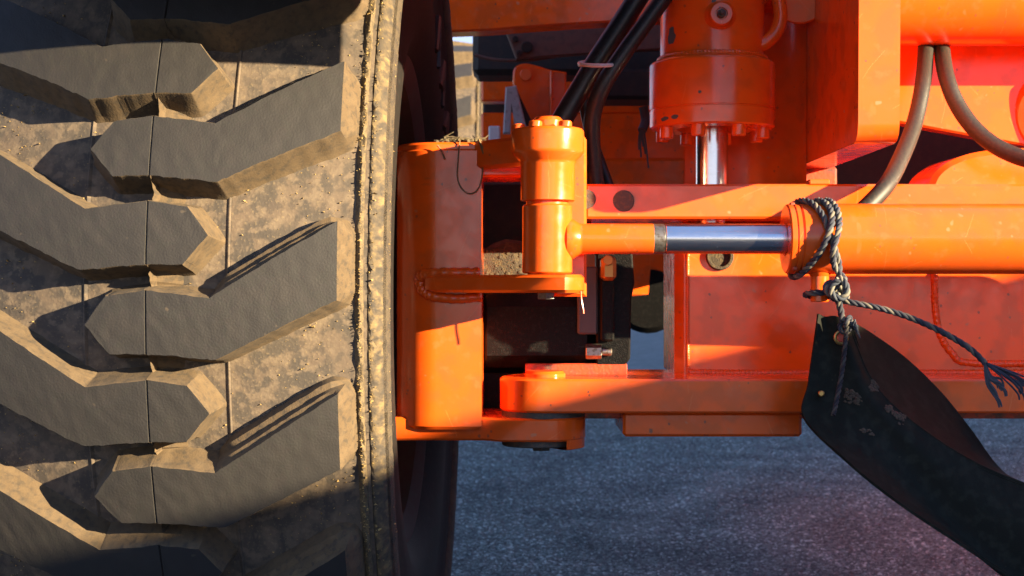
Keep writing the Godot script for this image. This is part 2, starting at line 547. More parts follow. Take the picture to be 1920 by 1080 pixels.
func ring_profile() -> Array:
	var p := []
	for i in 35:
		var u := -0.170 + 0.34 * i / 34.0
		p.append(Vector2(u, floor_r(u)))
	var q := []
	for e in p:
		for s in [-1.0, 1.0]:
			var c: float = 0.0585 * s
			if absf(e.x - c) < 0.005: pass
		q.append(e)
	for s in [-1.0, 1.0]:
		var c: float = 0.0585 * s
		q.append(Vector2(c - 0.0022, floor_r(c)))
		q.append(Vector2(c - 0.0004, floor_r(c) + 0.0013))
		q.append(Vector2(c + 0.0004, floor_r(c) + 0.0013))
		q.append(Vector2(c + 0.0022, floor_r(c)))
	q.sort_custom(func(a, b): return a.x < b.x)
	return q

func make_wheel(at: Vector3, label: String) -> Node3D:
	var w := thing("wheel", label, "wheel", at, "wheels of the machine")
	var hold := w.position
	w.position = Vector3.ZERO
	var b := MB.new()
	b.lathe(Vector3.ZERO, Vector3.RIGHT, ring_profile(), 180)
	var tyre := obj("tyre", b, M.carcass, w)
	# sidewalls down to the beads, both sides
	var sw := MB.new()
	var half := [Vector2(0.1745, 0.432), Vector2(0.180, 0.418), Vector2(0.1765, 0.402), Vector2(0.173, 0.386), Vector2(0.174, 0.36), Vector2(0.176, 0.335), Vector2(0.175, 0.31), Vector2(0.170, 0.29), Vector2(0.160, 0.272), Vector2(0.150, 0.262)]
	sw.lathe(Vector3.ZERO, Vector3.RIGHT, half, 120)
	var other := []
	for i in range(half.size() - 1, -1, -1): other.append(Vector2(-half[i].x, half[i].y))
	sw.lathe(Vector3.ZERO, Vector3.RIGHT, other, 120)
	obj("sidewall", sw, M.sidewall, w)
	# rough worn shoulder bands with ridge and groove
	var rough := noise(41, 0.55, 3)
	var coarse := noise(42, 0.16, 3)
	for s in [1.0, -1.0]:
		var prof := [Vector2(0.1585, 0.4530), Vector2(0.1605, 0.4548), Vector2(0.1625, 0.4572), Vector2(0.1645, 0.4580), Vector2(0.1662, 0.4558), Vector2(0.1672, 0.4510), Vector2(0.1680, 0.4475), Vector2(0.1692, 0.4500), Vector2(0.1710, 0.4528), Vector2(0.1730, 0.4530), Vector2(0.1752, 0.4520), Vector2(0.1775, 0.4502), Vector2(0.1798, 0.4478), Vector2(0.1820, 0.4445), Vector2(0.1840, 0.4400), Vector2(0.1855, 0.4345), Vector2(0.1862, 0.4280), Vector2(0.1850, 0.4210), Vector2(0.1820, 0.4155), Vector2(0.1755, 0.4120)]
		var rows := []
		var n := 620
		for i in n + 1:
			var a := TAU * (i % n) / n
			var row := PackedVector3Array()
			for e in prof:
				var q := Vector3(e.x, e.y * cos(a), e.y * sin(a))
				var d := rough.get_noise_3dv(Vector3(q.x * 1000.0, a * 95.0, 0.0)) * 0.0007 + coarse.get_noise_3dv(q * 1000.0) * 0.0007 - 0.0011 * smoothstep(0.25, 0.5, rough.get_noise_3dv(Vector3(q.x * 700.0, a * 60.0, 40.0)))
				if e.x < 0.166: d -= 0.0028 * smoothstep(-0.1, 0.45, coarse.get_noise_2d(a * 120.0, 50.0)) * smoothstep(0.453, 0.458, e.y)
				var r: float = e.y + d
				row.append(Vector3((e.x + d * 0.6) * s, r * cos(a), r * sin(a)))
			rows.append(row)
		var looks := [[0, 5, M.ridge_mud], [5, 7, M.sidewall], [7, 14, M.shoulder], [13, 19, M.shoulder_dark]]
		var pieces := []
		for lk in looks:
			var piece := MB.new()
			var cut := []
			for row in rows: cut.append(row.slice(lk[0], lk[1] + 1 if lk[1] < 19 else 20))
			piece.grid(cut, s > 0.0)
			pieces.append([piece, lk[2]])
		obj("shoulder_band", pieces, null, w, 50.0)
	# lugs: 22 a side
	var rng := RandomNumberGenerator.new()
	rng.seed = 5
	for s in [1.0, -1.0]:
		var kinds := []
		for k in 6: kinds.append(make_lug(s, k))
		for k in 22:
			var l := MeshInstance3D.new()
			l.name = "tread_lug"
			tyre.add_child(l, true)
			l.mesh = kinds[(k * 5 + (k / 6)) % 6]
			l.rotation.x = -deg_to_rad((k + (0.0 if s > 0 else 0.5)) * 360.0 / 22.0) + deg_to_rad(1.75)
	# crumbs of dried mud caught along the shoulder
	var flake := MB.new()
	flake.out_tri(Vector3(-1, 0, -0.7), Vector3(1, 0, -0.6), Vector3(0.1, 0, 1), Vector3(0, 0.3, 0))
	for e in [[Vector3(-1, 0, -0.7), Vector3(1, 0, -0.6)], [Vector3(1, 0, -0.6), Vector3(0.1, 0, 1)], [Vector3(0.1, 0, 1), Vector3(-1, 0, -0.7)]]:
		flake.out_tri(e[0], e[1], Vector3(0.1, 0.7, 0.1), Vector3(0, 0.2, 0))
	var mm := MultiMesh.new()
	mm.transform_format = MultiMesh.TRANSFORM_3D
	mm.mesh = mesh_of([[flake, M.mud]], Vector3.ZERO, 1.0)
	mm.instance_count = 2600
	for i in mm.instance_count:
		var a := rng.randf_range(-0.9, 0.9)
		var t := rng.randf()
		var e := Vector2(0.159, 0.4535)
		if t < 0.42: e = Vector2(0.1640 + rng.randfn(0, 0.0014), 0.4577)
		elif t < 0.85: e = Vector2(0.1712 + absf(rng.randfn(0, 0.0022)), 0.4530)
		else: e = Vector2(0.1855, rng.randf_range(0.425, 0.436))
		if coarse.get_noise_1d(a * 400.0 + e.x * 900.0) < -0.18: e = Vector2(0.1640, 0.4580)
		if i >= 1000:
			var uu := rng.randf_range(-0.155, 0.155)
			if coarse.get_noise_2d(uu * 260.0, a * 130.0) < 0.12: uu = rng.randf_range(0.10, 0.156) * signf(rng.randf() - 0.5)
			e = Vector2(uu, floor_r(uu) + 0.0003)
		var sc := rng.randf_range(0.0004, 0.0013) * (1.8 if rng.randf() < 0.06 else 1.0)
		var bas := Basis.from_euler(Vector3(rng.randf() * TAU, rng.randf() * TAU, rng.randf() * TAU)).scaled(Vector3(sc, sc * 0.6, sc * rng.randf_range(0.8, 2.6)))
		mm.set_instance_transform(i, Transform3D(bas, Vector3(e.x, e.y * sin(a), e.y * cos(a))))
	var mi := MultiMeshInstance3D.new()
	mi.name = "dried_mud"
	mi.multimesh = mm
	mi.set_meta("kind", "stuff")
	w.add_child(mi, true)
	# rim with its dished disc
	var rim := MB.new()
	rim.lathe(Vector3.ZERO, Vector3.RIGHT, [Vector2(-0.158, 0.262), Vector2(-0.158, 0.272), Vector2(-0.150, 0.272), Vector2(-0.146, 0.255), Vector2(0.146, 0.255), Vector2(0.150, 0.272), Vector2(0.158, 0.272), Vector2(0.158, 0.262), Vector2(0.148, 0.247), Vector2(0.02, 0.235), Vector2(0.0, 0.20), Vector2(0.0, 0.0)], 72)
	rim.lathe(Vector3.ZERO, Vector3.RIGHT, [Vector2(-0.012, 0.0), Vector2(-0.012, 0.2), Vector2(0.005, 0.236), Vector2(-0.148, 0.247), Vector2(-0.158, 0.262)], 72)
	var rm := obj("rim", rim, M.rim_paint, w)
	for k in 8:
		var a := TAU * k / 8.0
		var o := Vector3(0.0, sin(a), cos(a)) * 0.12
		var nb := MB.new()
		nb.hexa(o + Vector3(0.0, 0, 0), o + Vector3(0.022, 0, 0), 0.016)
		obj("wheel_nut", nb, M.dark_steel, rm)
	# raised strokes of the sidewall lettering
	for k in 3:
		var lt := MB.new()
		for st in [[Vector2(-0.028, 0), Vector2(-0.002, 1)], [Vector2(0.028, 0), Vector2(0.004, 1)], [Vector2(-0.015, 0.38), Vector2(0.017, 0.38)]]:
			var pts := PackedVector3Array()
			for j in 7:
				var q: Vector2 = st[0].lerp(st[1], j / 6.0)
				var a := 2.02 + k * 0.22 + q.x * 2.0
				var r := 0.322 + q.y * 0.06
				pts.append(Vector3(0.1755, r * sin(a), r * cos(a)))
			lt.tube(pts, 0.0045, 6)
		obj("sidewall_letter", lt, M.black_rubber, w)
	w.position = hold
	return w

# ---------------------------------------------------------------- rope
const STRANDS := [Color(0.046, 0.051, 0.064), Color(0.024, 0.029, 0.044), Color(0.13, 0.12, 0.095)]
func rope(b: MB, pts: PackedVector3Array, r: float, pitch := 0.021, dull := 1.0, phase := 0.0) -> void:
	var n := pts.size()
	var res := PackedVector3Array()      # even spacing
	var step := pitch / 9.0
	var acc := 0.0
	res.append(pts[0])
	for i in range(1, n):
		var seg := pts[i] - pts[i - 1]
		var l := seg.length()
		var at := step - acc
		while at <= l:
			res.append(pts[i - 1] + seg * (at / l))
			at += step
		acc = l - (at - step)
	n = res.size()
	var ups := PackedVector3Array()
	var ts := PackedVector3Array()
	var up := Vector3.ZERO
	for i in n:
		var t := (res[mini(i + 1, n - 1)] - res[maxi(i - 1, 0)]).normalized()
		if i == 0: up = t.cross(Vector3(0.3, 0.9, 0.2)).normalized()
		up = (up - t * up.dot(t)).normalized()
		ups.append(up); ts.append(t)
	for s in 3:
		var line := PackedVector3Array()
		for i in n:
			var f := phase + TAU * s / 3.0 + TAU * (i * step) / pitch
			line.append(res[i] + (ups[i] * cos(f) + ts[i].cross(ups[i]) * sin(f)) * r * 0.5)
		b.col = Color(STRANDS[s].r * dull, STRANDS[s].g * dull, STRANDS[s].b * dull)
		b.tube(line, r * 0.56, 7)
	b.col = Color.WHITE

func knot(o: Vector3, size: float, tilt: Vector3) -> PackedVector3Array:
	var pts := PackedVector3Array()
	var bas := Basis.from_euler(tilt)
	for i in 73:
		var a := TAU * i / 72.0
		pts.append(o + bas * (Vector3(sin(a) + 2.0 * sin(2.0 * a), cos(a) - 2.0 * cos(2.0 * a), -1.3 * sin(3.0 * a)) * size / 3.0))
	return pts

# ---------------------------------------------------------------- small helpers for plates
# a plate lying level: outline in survey pixels across and metres of depth; thickness from py0 (top) to py1 at depth zr
func arc(o: Vector2, r: float, a0: float, a1: float, n: int) -> Array:
	var res := []
	for i in n + 1:
		var a := lerpf(a0, a1, float(i) / n)
		res.append(o + Vector2(cos(a), sin(a)) * r)
	return res

func level_plate(b: MB, outline: Array, y0: float, y1: float, bev := 0.002) -> void:      # outline as (z, x)
	b.prism(PackedVector2Array(outline), Vector3(0, minf(y0, y1), 0), Vector3.BACK, Vector3.RIGHT, absf(y1 - y0), bev)

func face_plate(b: MB, px: Array, z: float, depth: float, bev := 0.002) -> void:          # outline in survey pixels at depth z, front at z
	var poly := PackedVector2Array()
	for p in px: poly.append(Vector2(X(p[0], z), Y(p[1], z)))
	b.prism(poly, Vector3(0, 0, z - depth), Vector3.RIGHT, Vector3.UP, depth, bev)

func px_box(b: MB, x0: float, y0: float, x1: float, y1: float, z: float, depth: float, bev := 0.002) -> void:
	var a := P(x0, y1, z)
	var d := P(x1, y0, z)
	b.box(Vector3((a.x + d.x) / 2, (a.y + d.y) / 2, z - depth / 2), Vector3(d.x - a.x, d.y - a.y, depth), bev)

func path(px: Array) -> PackedVector3Array:
	var c := []
	for p in px: c.append(P(p[0], p[1], p[2]))
	return spline(c, 10)

func weld(b: MB, pts: PackedVector3Array, r: float, seed_ := 3) -> void:
	var rng := RandomNumberGenerator.new()
	rng.seed = seed_
	var fine := PackedVector3Array()
	var step := r * 0.3
	for i in pts.size() - 1:
		var k := maxi(1, int((pts[i + 1] - pts[i]).length() / step))
		for q in k: fine.append(pts[i].lerp(pts[i + 1], float(q) / k))
	fine.append(pts[pts.size() - 1])
	var rr := []
	var ph := 0.0
	for i in fine.size():
		ph += rng.randf_range(0.6, 1.0)
		rr.append(r * (0.85 + 0.22 * absf(sin(ph))) * rng.randf_range(0.95, 1.05))
		fine[i] += Vector3(rng.randf_range(-1, 1), rng.randf_range(-1, 1), 0) * r * 0.05
	b.tube(fine, rr, 8)

# ================================================================ the scene
func _ready() -> void:
	# camera, sky, sun, exposure
	var cam := Camera3D.new()
	cam.name = "camera"
	cam.fov = rad_to_deg(2.0 * atan(540.0 / FOCAL))
	cam.position = Vector3(0, CAM_Y, CAM_Z)
	cam.near = 0.05
	cam.far = 400.0
	var ca := CameraAttributesPhysical.new()
	ca.frustum_focal_length = 12.0 / (540.0 / FOCAL)
	ca.frustum_focus_distance = 1.36
	ca.exposure_aperture = 20.0
	cam.attributes = ca
	add_child(cam)
	var env := Environment.new()
	env.background_mode = Environment.BG_SKY
	var sm := ProceduralSkyMaterial.new()
	sm.sky_top_color = lin(0.075, 0.125, 0.25)
	sm.sky_horizon_color = lin(0.66, 0.61, 0.55)
	sm.sky_curve = 0.055
	sm.ground_bottom_color = lin(0.06, 0.06, 0.065)
	sm.ground_horizon_color = lin(0.30, 0.30, 0.31)
	sm.sun_angle_max = 12.0
	sm.energy_multiplier = 0.88
	var sky := Sky.new()
	sky.sky_material = sm
	env.sky = sky
	env.tonemap_mode = Environment.TONE_MAPPER_LINEAR
	env.tonemap_exposure = 5.6
	env.sdfgi_enabled = true
	env.ssao_enabled = true
	env.ssil_enabled = true
	var we := WorldEnvironment.new()
	we.name = "environment"
	we.environment = env
	add_child(we)
	var sun := DirectionalLight3D.new()
	sun.name = "sun"
	sun.light_color = Color(1.0, 0.90, 0.73)
	sun.light_energy = 1.6
	sun.light_angular_distance = 0.5
	sun.shadow_enabled = true
	var to_sun := Vector3(sin(deg_to_rad(60)) * cos(deg_to_rad(13)), sin(deg_to_rad(13)), cos(deg_to_rad(60)) * cos(deg_to_rad(13)))
	sun.basis = Basis.looking_at(-to_sun)
	add_child(sun)

	make_materials()

	# ---------------- the setting
	var g := MB.new()
	g.quad(Vector3(-60, 0, 60), Vector3(60, 0, 60), Vector3(60, 0, -60), Vector3(-60, 0, -60))
	var ground := obj("ground", g, M.asphalt)
	struct(ground)

	var pebble := MB.new()
	for f in [[0, 1, 2], [0, 2, 3], [0, 3, 4], [0, 4, 1], [5, 2, 1], [5, 3, 2], [5, 4, 3], [5, 1, 4]]:
		var pv := [Vector3(0.1, 0.62, 0.0), Vector3(1, 0, 0.2), Vector3(-0.1, 0.1, 1), Vector3(-0.9, 0, -0.1), Vector3(0.2, 0.05, -0.95), Vector3(0, -0.5, 0)]
		pebble.out_tri(pv[f[0]], pv[f[1]], pv[f[2]], Vector3.ZERO)
	var pm := StandardMaterial3D.new()
	pm.roughness = 0.9
	pm.vertex_color_use_as_albedo = true
	var grit := MultiMesh.new()
	grit.transform_format = MultiMesh.TRANSFORM_3D
	grit.use_colors = true
	grit.mesh = mesh_of([[pebble, pm]], Vector3.ZERO, 1.0)
	grit.instance_count = 200000
	var gr := RandomNumberGenerator.new()
	gr.seed = 71
	var patch := noise(72, 3.0, 3)
	for i in grit.instance_count:
		var z := -0.75 - 4.4 * pow(gr.randf(), 1.5)
		var x := gr.randf_range(-0.35, 0.75 - z * 0.33)
		var sz := gr.randf_range(0.0028, 0.0080) * (1.3 if gr.randf() < 0.1 else 1.0)
		var bs := Basis(Vector3.UP, gr.randf() * TAU) * Basis.from_scale(Vector3(sz, sz * gr.randf_range(0.5, 0.9), sz * gr.randf_range(0.7, 1.2)))
		grit.set_instance_transform(i, Transform3D(bs, Vector3(x, -sz * 0.1, z)))
		var t := gr.randf()
		var sh := (0.05 + 0.07 * gr.randf()) if t < 0.6 else (0.13 + 0.10 * gr.randf()) if t < 0.93 else 0.36
		sh *= 1.0 + 0.5 * patch.get_noise_2d(x, z)
		var sg := Vector2(x, z) - Vector2(0.245, -1.436)
		var ax := Vector2(0.438, -1.224)
		var along_ := clampf(sg.dot(ax) / ax.length_squared(), 0.0, 1.0)
		var off := (sg - ax * along_).length() + 0.05 * patch.get_noise_2d(x * 6.0, z * 6.0)
		sh += 0.11 * smoothstep(0.11, 0.02, off) * gr.randf()
		grit.set_instance_color(i, Color(sh * 0.76, sh, sh * 0.92))
	var gm := MultiMeshInstance3D.new()
	gm.name = "asphalt_grit"
	gm.multimesh = grit
	add_child(gm)
	gm.set_meta("kind", "stuff")
	tag(gm, "coarse pale and dark stone grit set in the asphalt under the machine", "asphalt grit")

	# ---------------- wheels
	var front := make_wheel(Vector3(-0.2725, 0.5, 0), "large lugged tyre filling the left of the frame, dusty tread facing the viewer")
	front.rotation.y = deg_to_rad(-2.0)
	var rear := front.duplicate()
	rear.name = numbered("wheel")
	add_child(rear)
	rear.position = Vector3(-0.372, 0.75, -4.3)
	rear.scale = Vector3.ONE * 1.5
	rear.rotation = Vector3(0.02, 0, 0)
	rear.set_meta("label", "pale lugged wheel far behind the large front tyre, only its inner edge showing")
	build_axle()
	build_knuckle()
	build_motor()
	build_cylinder()
	build_lift()
	build_chassis()
	build_hoses()
	build_flap()
	build_rope()
	build_litter()

func build_axle() -> void:
	var t := thing("axle_beam", "orange welded axle beam with a notched upper bar and thick lower plate", "axle", P(1600, 710, 0.0))
	var b := MB.new()
	px_box(b, 1266, 416, 2300, 716, -0.02, 0.14, 0.010)
	obj("beam_face", b, M.paint, t)
	b = MB.new()
	face_plate(b, [[1098, 345], [2300, 345], [2300, 410], [1098, 410]], 0.05, 0.11, 0.0025)
	var bar := obj("upper_bar", b, M.paint, t)
	b = MB.new()
	b.cyl(P(1169, 377, 0.046), P(1169, 377, 0.0515), 0.0118, 28, 0.0008)
	obj("bore_plug", b, M.dark_steel, bar)
	b = MB.new()
	b.cyl(P(1098, 374, 0.046), P(1098, 374, 0.0515), 0.011, 24, 0.0008)
	obj("bore_plug", b, M.dark_steel, bar)
	b = MB.new()
	px_box(b, 1518, 336, 1556, 346, 0.05, 0.02, 0.001)
	obj("locating_tab", b, M.paint, bar)
	# bore with a rusty bush, half behind the chrome rod
	b = MB.new()
	b.lathe(P(1349, 481, -0.022), Vector3.BACK, [Vector2(0, 0.0160), Vector2(0.005, 0.0160), Vector2(0.007, 0.0145), Vector2(0.007, 0.0120), Vector2(0.002, 0.0110), Vector2(0.003, 0.0)], 28)
	obj("bush", b, M.casting, t)
	# lower plate, half round at the kingpin
	b = MB.new()
	var kz := 0.045
	var kx := X(1024, 0.095)
	var ol := [Vector2(-0.1, kx), ]
	ol.append_array(arc(Vector2(kz, kx), 0.0495, PI * 1.5 + 0.0, PI * 1.5 - PI, 1).slice(0, 0))
	for p in arc(Vector2(kz, kx), 0.0495, -PI * 0.5 - 0.6, 0.0, 18): ol.append(p)
	ol.append(Vector2(kz + 0.0495, 0.9))
	ol.append(Vector2(-0.1, 0.9))
	level_plate(b, ol, Y(711, 0.094), Y(775, 0.094), 0.0022)
	obj("lower_plate", b, M.paint, t)
	b = MB.new()
	var sy := Y(775, 0.094) - 0.0008
	var sb := Y(819, 0.075)
	b.box(Vector3((X(1168, 0.075) + X(1504, 0.075)) / 2, (sy + sb) / 2, 0.015), Vector3(X(1504, 0.075) - X(1168, 0.075), sy - sb, 0.12), 0.003)
	obj("lower_strip", b, M.paint, t)
	b = MB.new()
	b.box(Vector3(0.45, Y(775, 0.094) - 0.006, -0.02), Vector3(0.8, 0.0104, 0.10), 0.001)
	obj("spacer", b, M.paint_dirty, t)
	b = MB.new()
	weld(b, path([[1292, 698, -0.018], [1400, 699, -0.018], [1520, 699, -0.018], [1700, 699, -0.018], [2000, 699, -0.018]]), 0.0035)
	weld(b, path([[1752, 505, -0.019], [1754, 580, -0.019], [1764, 630, -0.019], [1785, 662, -0.019], [1812, 680, -0.019], [1930, 682, -0.019], [2050, 682, -0.019]]), 0.004, 5)
	weld(b, path([[1290, 420, -0.02], [1289, 560, -0.02], [1290, 700, -0.02]]), 0.0022, 8)
	obj("weld_bead", b, M.paint, t, 60.0)
	# kingpin head above the plate
	b = MB.new()
	var kp := Vector3(kx, Y(712, 0.045), kz)
	b.lathe(kp, Vector3.UP, [Vector2(0, 0.0225), Vector2(0.007, 0.0225), Vector2(0.010, 0.0195), Vector2(0.010, 0)], 28)
	obj("kingpin", b, M.paint, t)
	b = MB.new()
	px_box(b, 985, 682, 1176, 704, 0.0, 0.1, 0.001)
	obj("shim_plate", b, M.paint_dirty, t)
	# rounded housing bulge at the right
	b = MB.new()
	var pts := []
	for p in spline([Vector3(1742, 350, 0), Vector3(1756, 322, 0), Vector3(1790, 298, 0), Vector3(1850, 282, 0), Vector3(1960, 276, 0), Vector3(2250, 274, 0)], 6): pts.append([p.x, p.y])
	pts.append([2250, 420]); pts.append([1742, 420])
	face_plate(b, pts, -0.03, 0.11, 0.006)
	obj("housing_bulge", b, M.paint, t)

func build_knuckle() -> void:
	var t := thing("steering_knuckle", "orange steering knuckle with tall bent housing and bolted boss beside the tyre", "knuckle", P(860, 830, 0.06))
	# tall housing: flat front, rounded away towards the tyre
	var b := MB.new()
	var zf := 0.085
	var xr := X(903, zf)
	var xe := X(818, zf)
	var ol := [Vector2(zf, xr)]
	for p in arc(Vector2(zf - 0.046, xe), 0.046, 0.0, -1.35, 14): ol.append(p)
	ol.append(Vector2(-0.05, xe - 0.045))
	ol.append(Vector2(-0.05, xr))
	level_plate(b, ol, Y(276, zf), Y(806, zf), 0.0035)
	obj("housing", b, M.paint, t)
	b = MB.new()
	var rim := []
	for p in ol: rim.append(Vector2(p.x - 0.002, p.y))
	level_plate(b, rim, Y(283, zf), Y(266, zf), 0.0025)
	obj("housing_cap", b, M.paint, t)
	# lower steering arm under the bushing
	var bz := 0.145
	var bx := X(1027, bz)
	b = MB.new()
	ol = [Vector2(0.05, X(800, 0.09)), Vector2(0.088, X(797, 0.09)), Vector2(0.096, X(815, 0.09)), Vector2(0.118, X(905, 0.11)), Vector2(0.166, X(985, 0.16))]
	for p in arc(Vector2(bz, bx), 0.0375, 0.45, PI * 0.5, 10): ol.append(p)
	ol.append(Vector2(0.05, bx + 0.0375)); 
	level_plate(b, ol, Y(515, 0.15), Y(549, 0.15), 0.003)
	var arm := obj("lower_arm", b, M.paint, t)
	b = MB.new()
	b.hexa(Vector3(bx - 0.002, Y(548, bz), bz + 0.005), Vector3(bx - 0.002, Y(561, bz), bz + 0.005), 0.0095)
	obj("pin_bolt", b, M.worn_steel, arm)
	b = MB.new()
	b.tube(path([[1089, 546, 0.160], [1090, 562, 0.160], [1093, 578, 0.160], [1094, 588, 0.160]]), 0.0009, 6)
	obj("paint_run", b, M.paint, arm)
	b = MB.new()
	weld(b, path([[785, 522, 0.079], [800, 514, 0.086], [850, 512, 0.090], [900, 512, 0.090]]), 0.006, 2)
	weld(b, path([[785, 522, 0.079], [792, 545, 0.083], [815, 556, 0.086], [860, 560, 0.088], [901, 556, 0.088]]), 0.0055, 4)
	obj("weld_bead", b, M.paint, t, 60.0)
	# boss and neck of the upper arm
	b = MB.new()
	var yb := Y(305, bz)
	var k := K(bz)
	b.lathe(Vector3(bx, Y(378, bz), bz), Vector3.UP, [Vector2(0, 0), Vector2(0, 48 * k), Vector2(2 * k, 51 * k), Vector2(70 * k, 51 * k), Vector2(76 * k, 54 * k), Vector2(88 * k, 66 * k), Vector2(94 * k, 68 * k), Vector2(130 * k, 68 * k), Vector2(135 * k, 65 * k), Vector2(137 * k, 58 * k), Vector2(137 * k, 0)], 56)
	var boss := obj("upper_boss", b, M.paint, t)
	b = MB.new()
	var top := Y(241, bz)
	b.cyl(Vector3(bx + 0.000, top - 0.003, bz + 0.0), Vector3(bx, top + 0.0115, bz), 0.0165, 24, 0.004)
	obj("pin_head", b, M.paint, boss)
	for q in [[-0.030, -0.004], [0.017, 0.026], [0.010, -0.030], [-0.013, 0.028]]:
		b = MB.new()
		b.cyl(Vector3(bx + q[0], top - 0.002, bz + q[1]), Vector3(bx + q[0], top + 0.005, bz + q[1]), 0.0068, 16, 0.0012)
		obj("cap_bolt", b, M.paint, boss)
	b = MB.new()
	level_plate(b, [Vector2(0.03, X(880, 0.085)), Vector2(0.080, X(884, 0.085)), Vector2(0.091, X(906, 0.09)), Vector2(0.126, X(962, 0.126)), Vector2(0.160, X(990, 0.16)), Vector2(0.160, X(1040, 0.16)), Vector2(0.03, X(1040, 0.085))], Y(263, 0.087), Y(314, 0.115), 0.004)
	obj("upper_arm", b, M.paint, t)
	b = MB.new()
	px_box(b, 880, 298, 1090, 332, 0.07, 0.08, 0.003)
	obj("arm_web", b, M.paint, t)
	# upright plate behind the bushing
	b = MB.new()
	face_plate(b, [[1040, 250], [1092, 250], [1100, 262], [1100, 556], [1040, 556]], 0.085, 0.04, 0.003)
	obj("back_plate", b, M.paint, t)
	# lower plate under the kingpin
	b = MB.new()
	var kx := X(1020, 0.095)
	ol = [Vector2(-0.05, X(700, 0.09)), Vector2(0.072, X(700, 0.09)), Vector2(0.074, X(905, 0.08)), Vector2(0.090, X(940, 0.09))]
	for p in arc(Vector2(0.046, kx), 0.0465, 0.25, PI * 0.5, 14): ol.append(p)
	ol.append(Vector2(-0.05, kx + 0.0465))
	level_plate(b, ol, Y(785, 0.09), Y(829, 0.09), 0.0022)
	obj("lower_plate", b, M.paint, t)
	b = MB.new()
	b.lathe(Vector3(kx, Y(846, 0.09), 0.046), Vector3.UP, [Vector2(0, 0), Vector2(0, 0.0435), Vector2(0.001, 0.0455), Vector2(0.0115, 0.0455)], 48, PI * 0.18, PI * 1.0)
	obj("retaining_rim", b, M.paint, t)
	b = MB.new()
	b.cyl(Vector3(kx, Y(786, 0.09) - 0.0005, 0.045), Vector3(kx, Y(775, 0.094) + 0.0005, 0.045), 0.0455, 40, 0.0008)
	obj("thrust_washer", b, M.dark_steel, t)
	b = MB.new()
	b.cyl(Vector3(kx - 0.006, Y(842, 0.09), 0.046), Vector3(kx - 0.006, Y(828, 0.09), 0.046), 0.039, 40, 0.001)
	var cap := obj("washer", b, M.dark_steel, t)
	b = MB.new()
	b.hexa(Vector3(kx - 0.002, Y(852, 0.09), 0.05), Vector3(kx - 0.002, Y(840, 0.09), 0.05), 0.0105)
	obj("washer_bolt", b, M.dark_steel, cap)

func build_motor() -> void:
	var t := thing("drive_motor", "black hydraulic drive motor in the gap behind the vertical bushing", "motor", P(1040, 690, -0.03))
	var b := MB.new()
	b.lathe(P(880, 622, -0.06), Vector3.RIGHT, [Vector2(0, 0), Vector2(0, 0.044), Vector2(0.004, 0.048), Vector2(0.128, 0.048), Vector2(0.132, 0.044), Vector2(0.16, 0.044), Vector2(0.16, 0)], 40)
	px_box(b, 890, 552, 1124, 690, -0.004, 0.10, 0.014)
	obj("motor_body", b, M.black_paint, t)
	b = MB.new()
	px_box(b, 1083, 500, 1121, 627, 0.004, 0.06, 0.002)
	obj("name_plate", b, M.grey_patch, t)
	b = MB.new()
	face_plate(b, [[1118, 470], [1176, 460], [1186, 475], [1190, 530], [1184, 560], [1182, 672], [1172, 686], [1118, 686]], 0.0, 0.03, 0.002)
	var fl := obj("end_flange", b, M.black_paint, t)
	b = MB.new()
	px_box(b, 1126, 500, 1152, 640, 0.012, 0.02, 0.002)
	obj("flange_rib", b, M.black_paint, fl)
	b = MB.new()
	b.hexa(P(1098, 659, 0.004), P(1128, 659, 0.004), 0.0085)
	b.cyl(P(1128, 659, 0.004), P(1147, 660, 0.004), 0.0045, 12)
	obj("flange_bolt", b, M.worn_steel, fl)
	b = MB.new()
	px_box(b, 1127, 480, 1156, 526, 0.03, 0.03, 0.004)
	b.cyl(P(1140, 488, 0.03), P(1140, 488, 0.034), 0.006, 14)
	obj("port_block", b, M.brass, t)
	var nz := noise(61, 0.04, 4)
	b = MB.new()
	var rg := RandomNumberGenerator.new()
	rg.seed = 62
	face_plate(b, [[880, 478], [905, 468], [925, 456], [948, 448], [985, 452], [992, 560], [880, 560]], -0.03, 0.05, 0.006)
	for i in 60: b.blob(P(rg.randf_range(892, 978), rg.randf_range(462, 548), -0.0298), Vector3(1.2, 1.0, 0.4) * rg.randf_range(0.0008, 0.0028), nz, 0.8, 4)
	obj("rough_casting", b, M.casting, t, 55.0)
	b = MB.new()
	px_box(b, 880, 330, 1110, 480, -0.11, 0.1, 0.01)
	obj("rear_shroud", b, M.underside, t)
	b = MB.new()
	px_box(b, 880, 688, 990, 786, -0.06, 0.2, 0.004)
	obj("mounting_foot", b, M.black_paint, t)

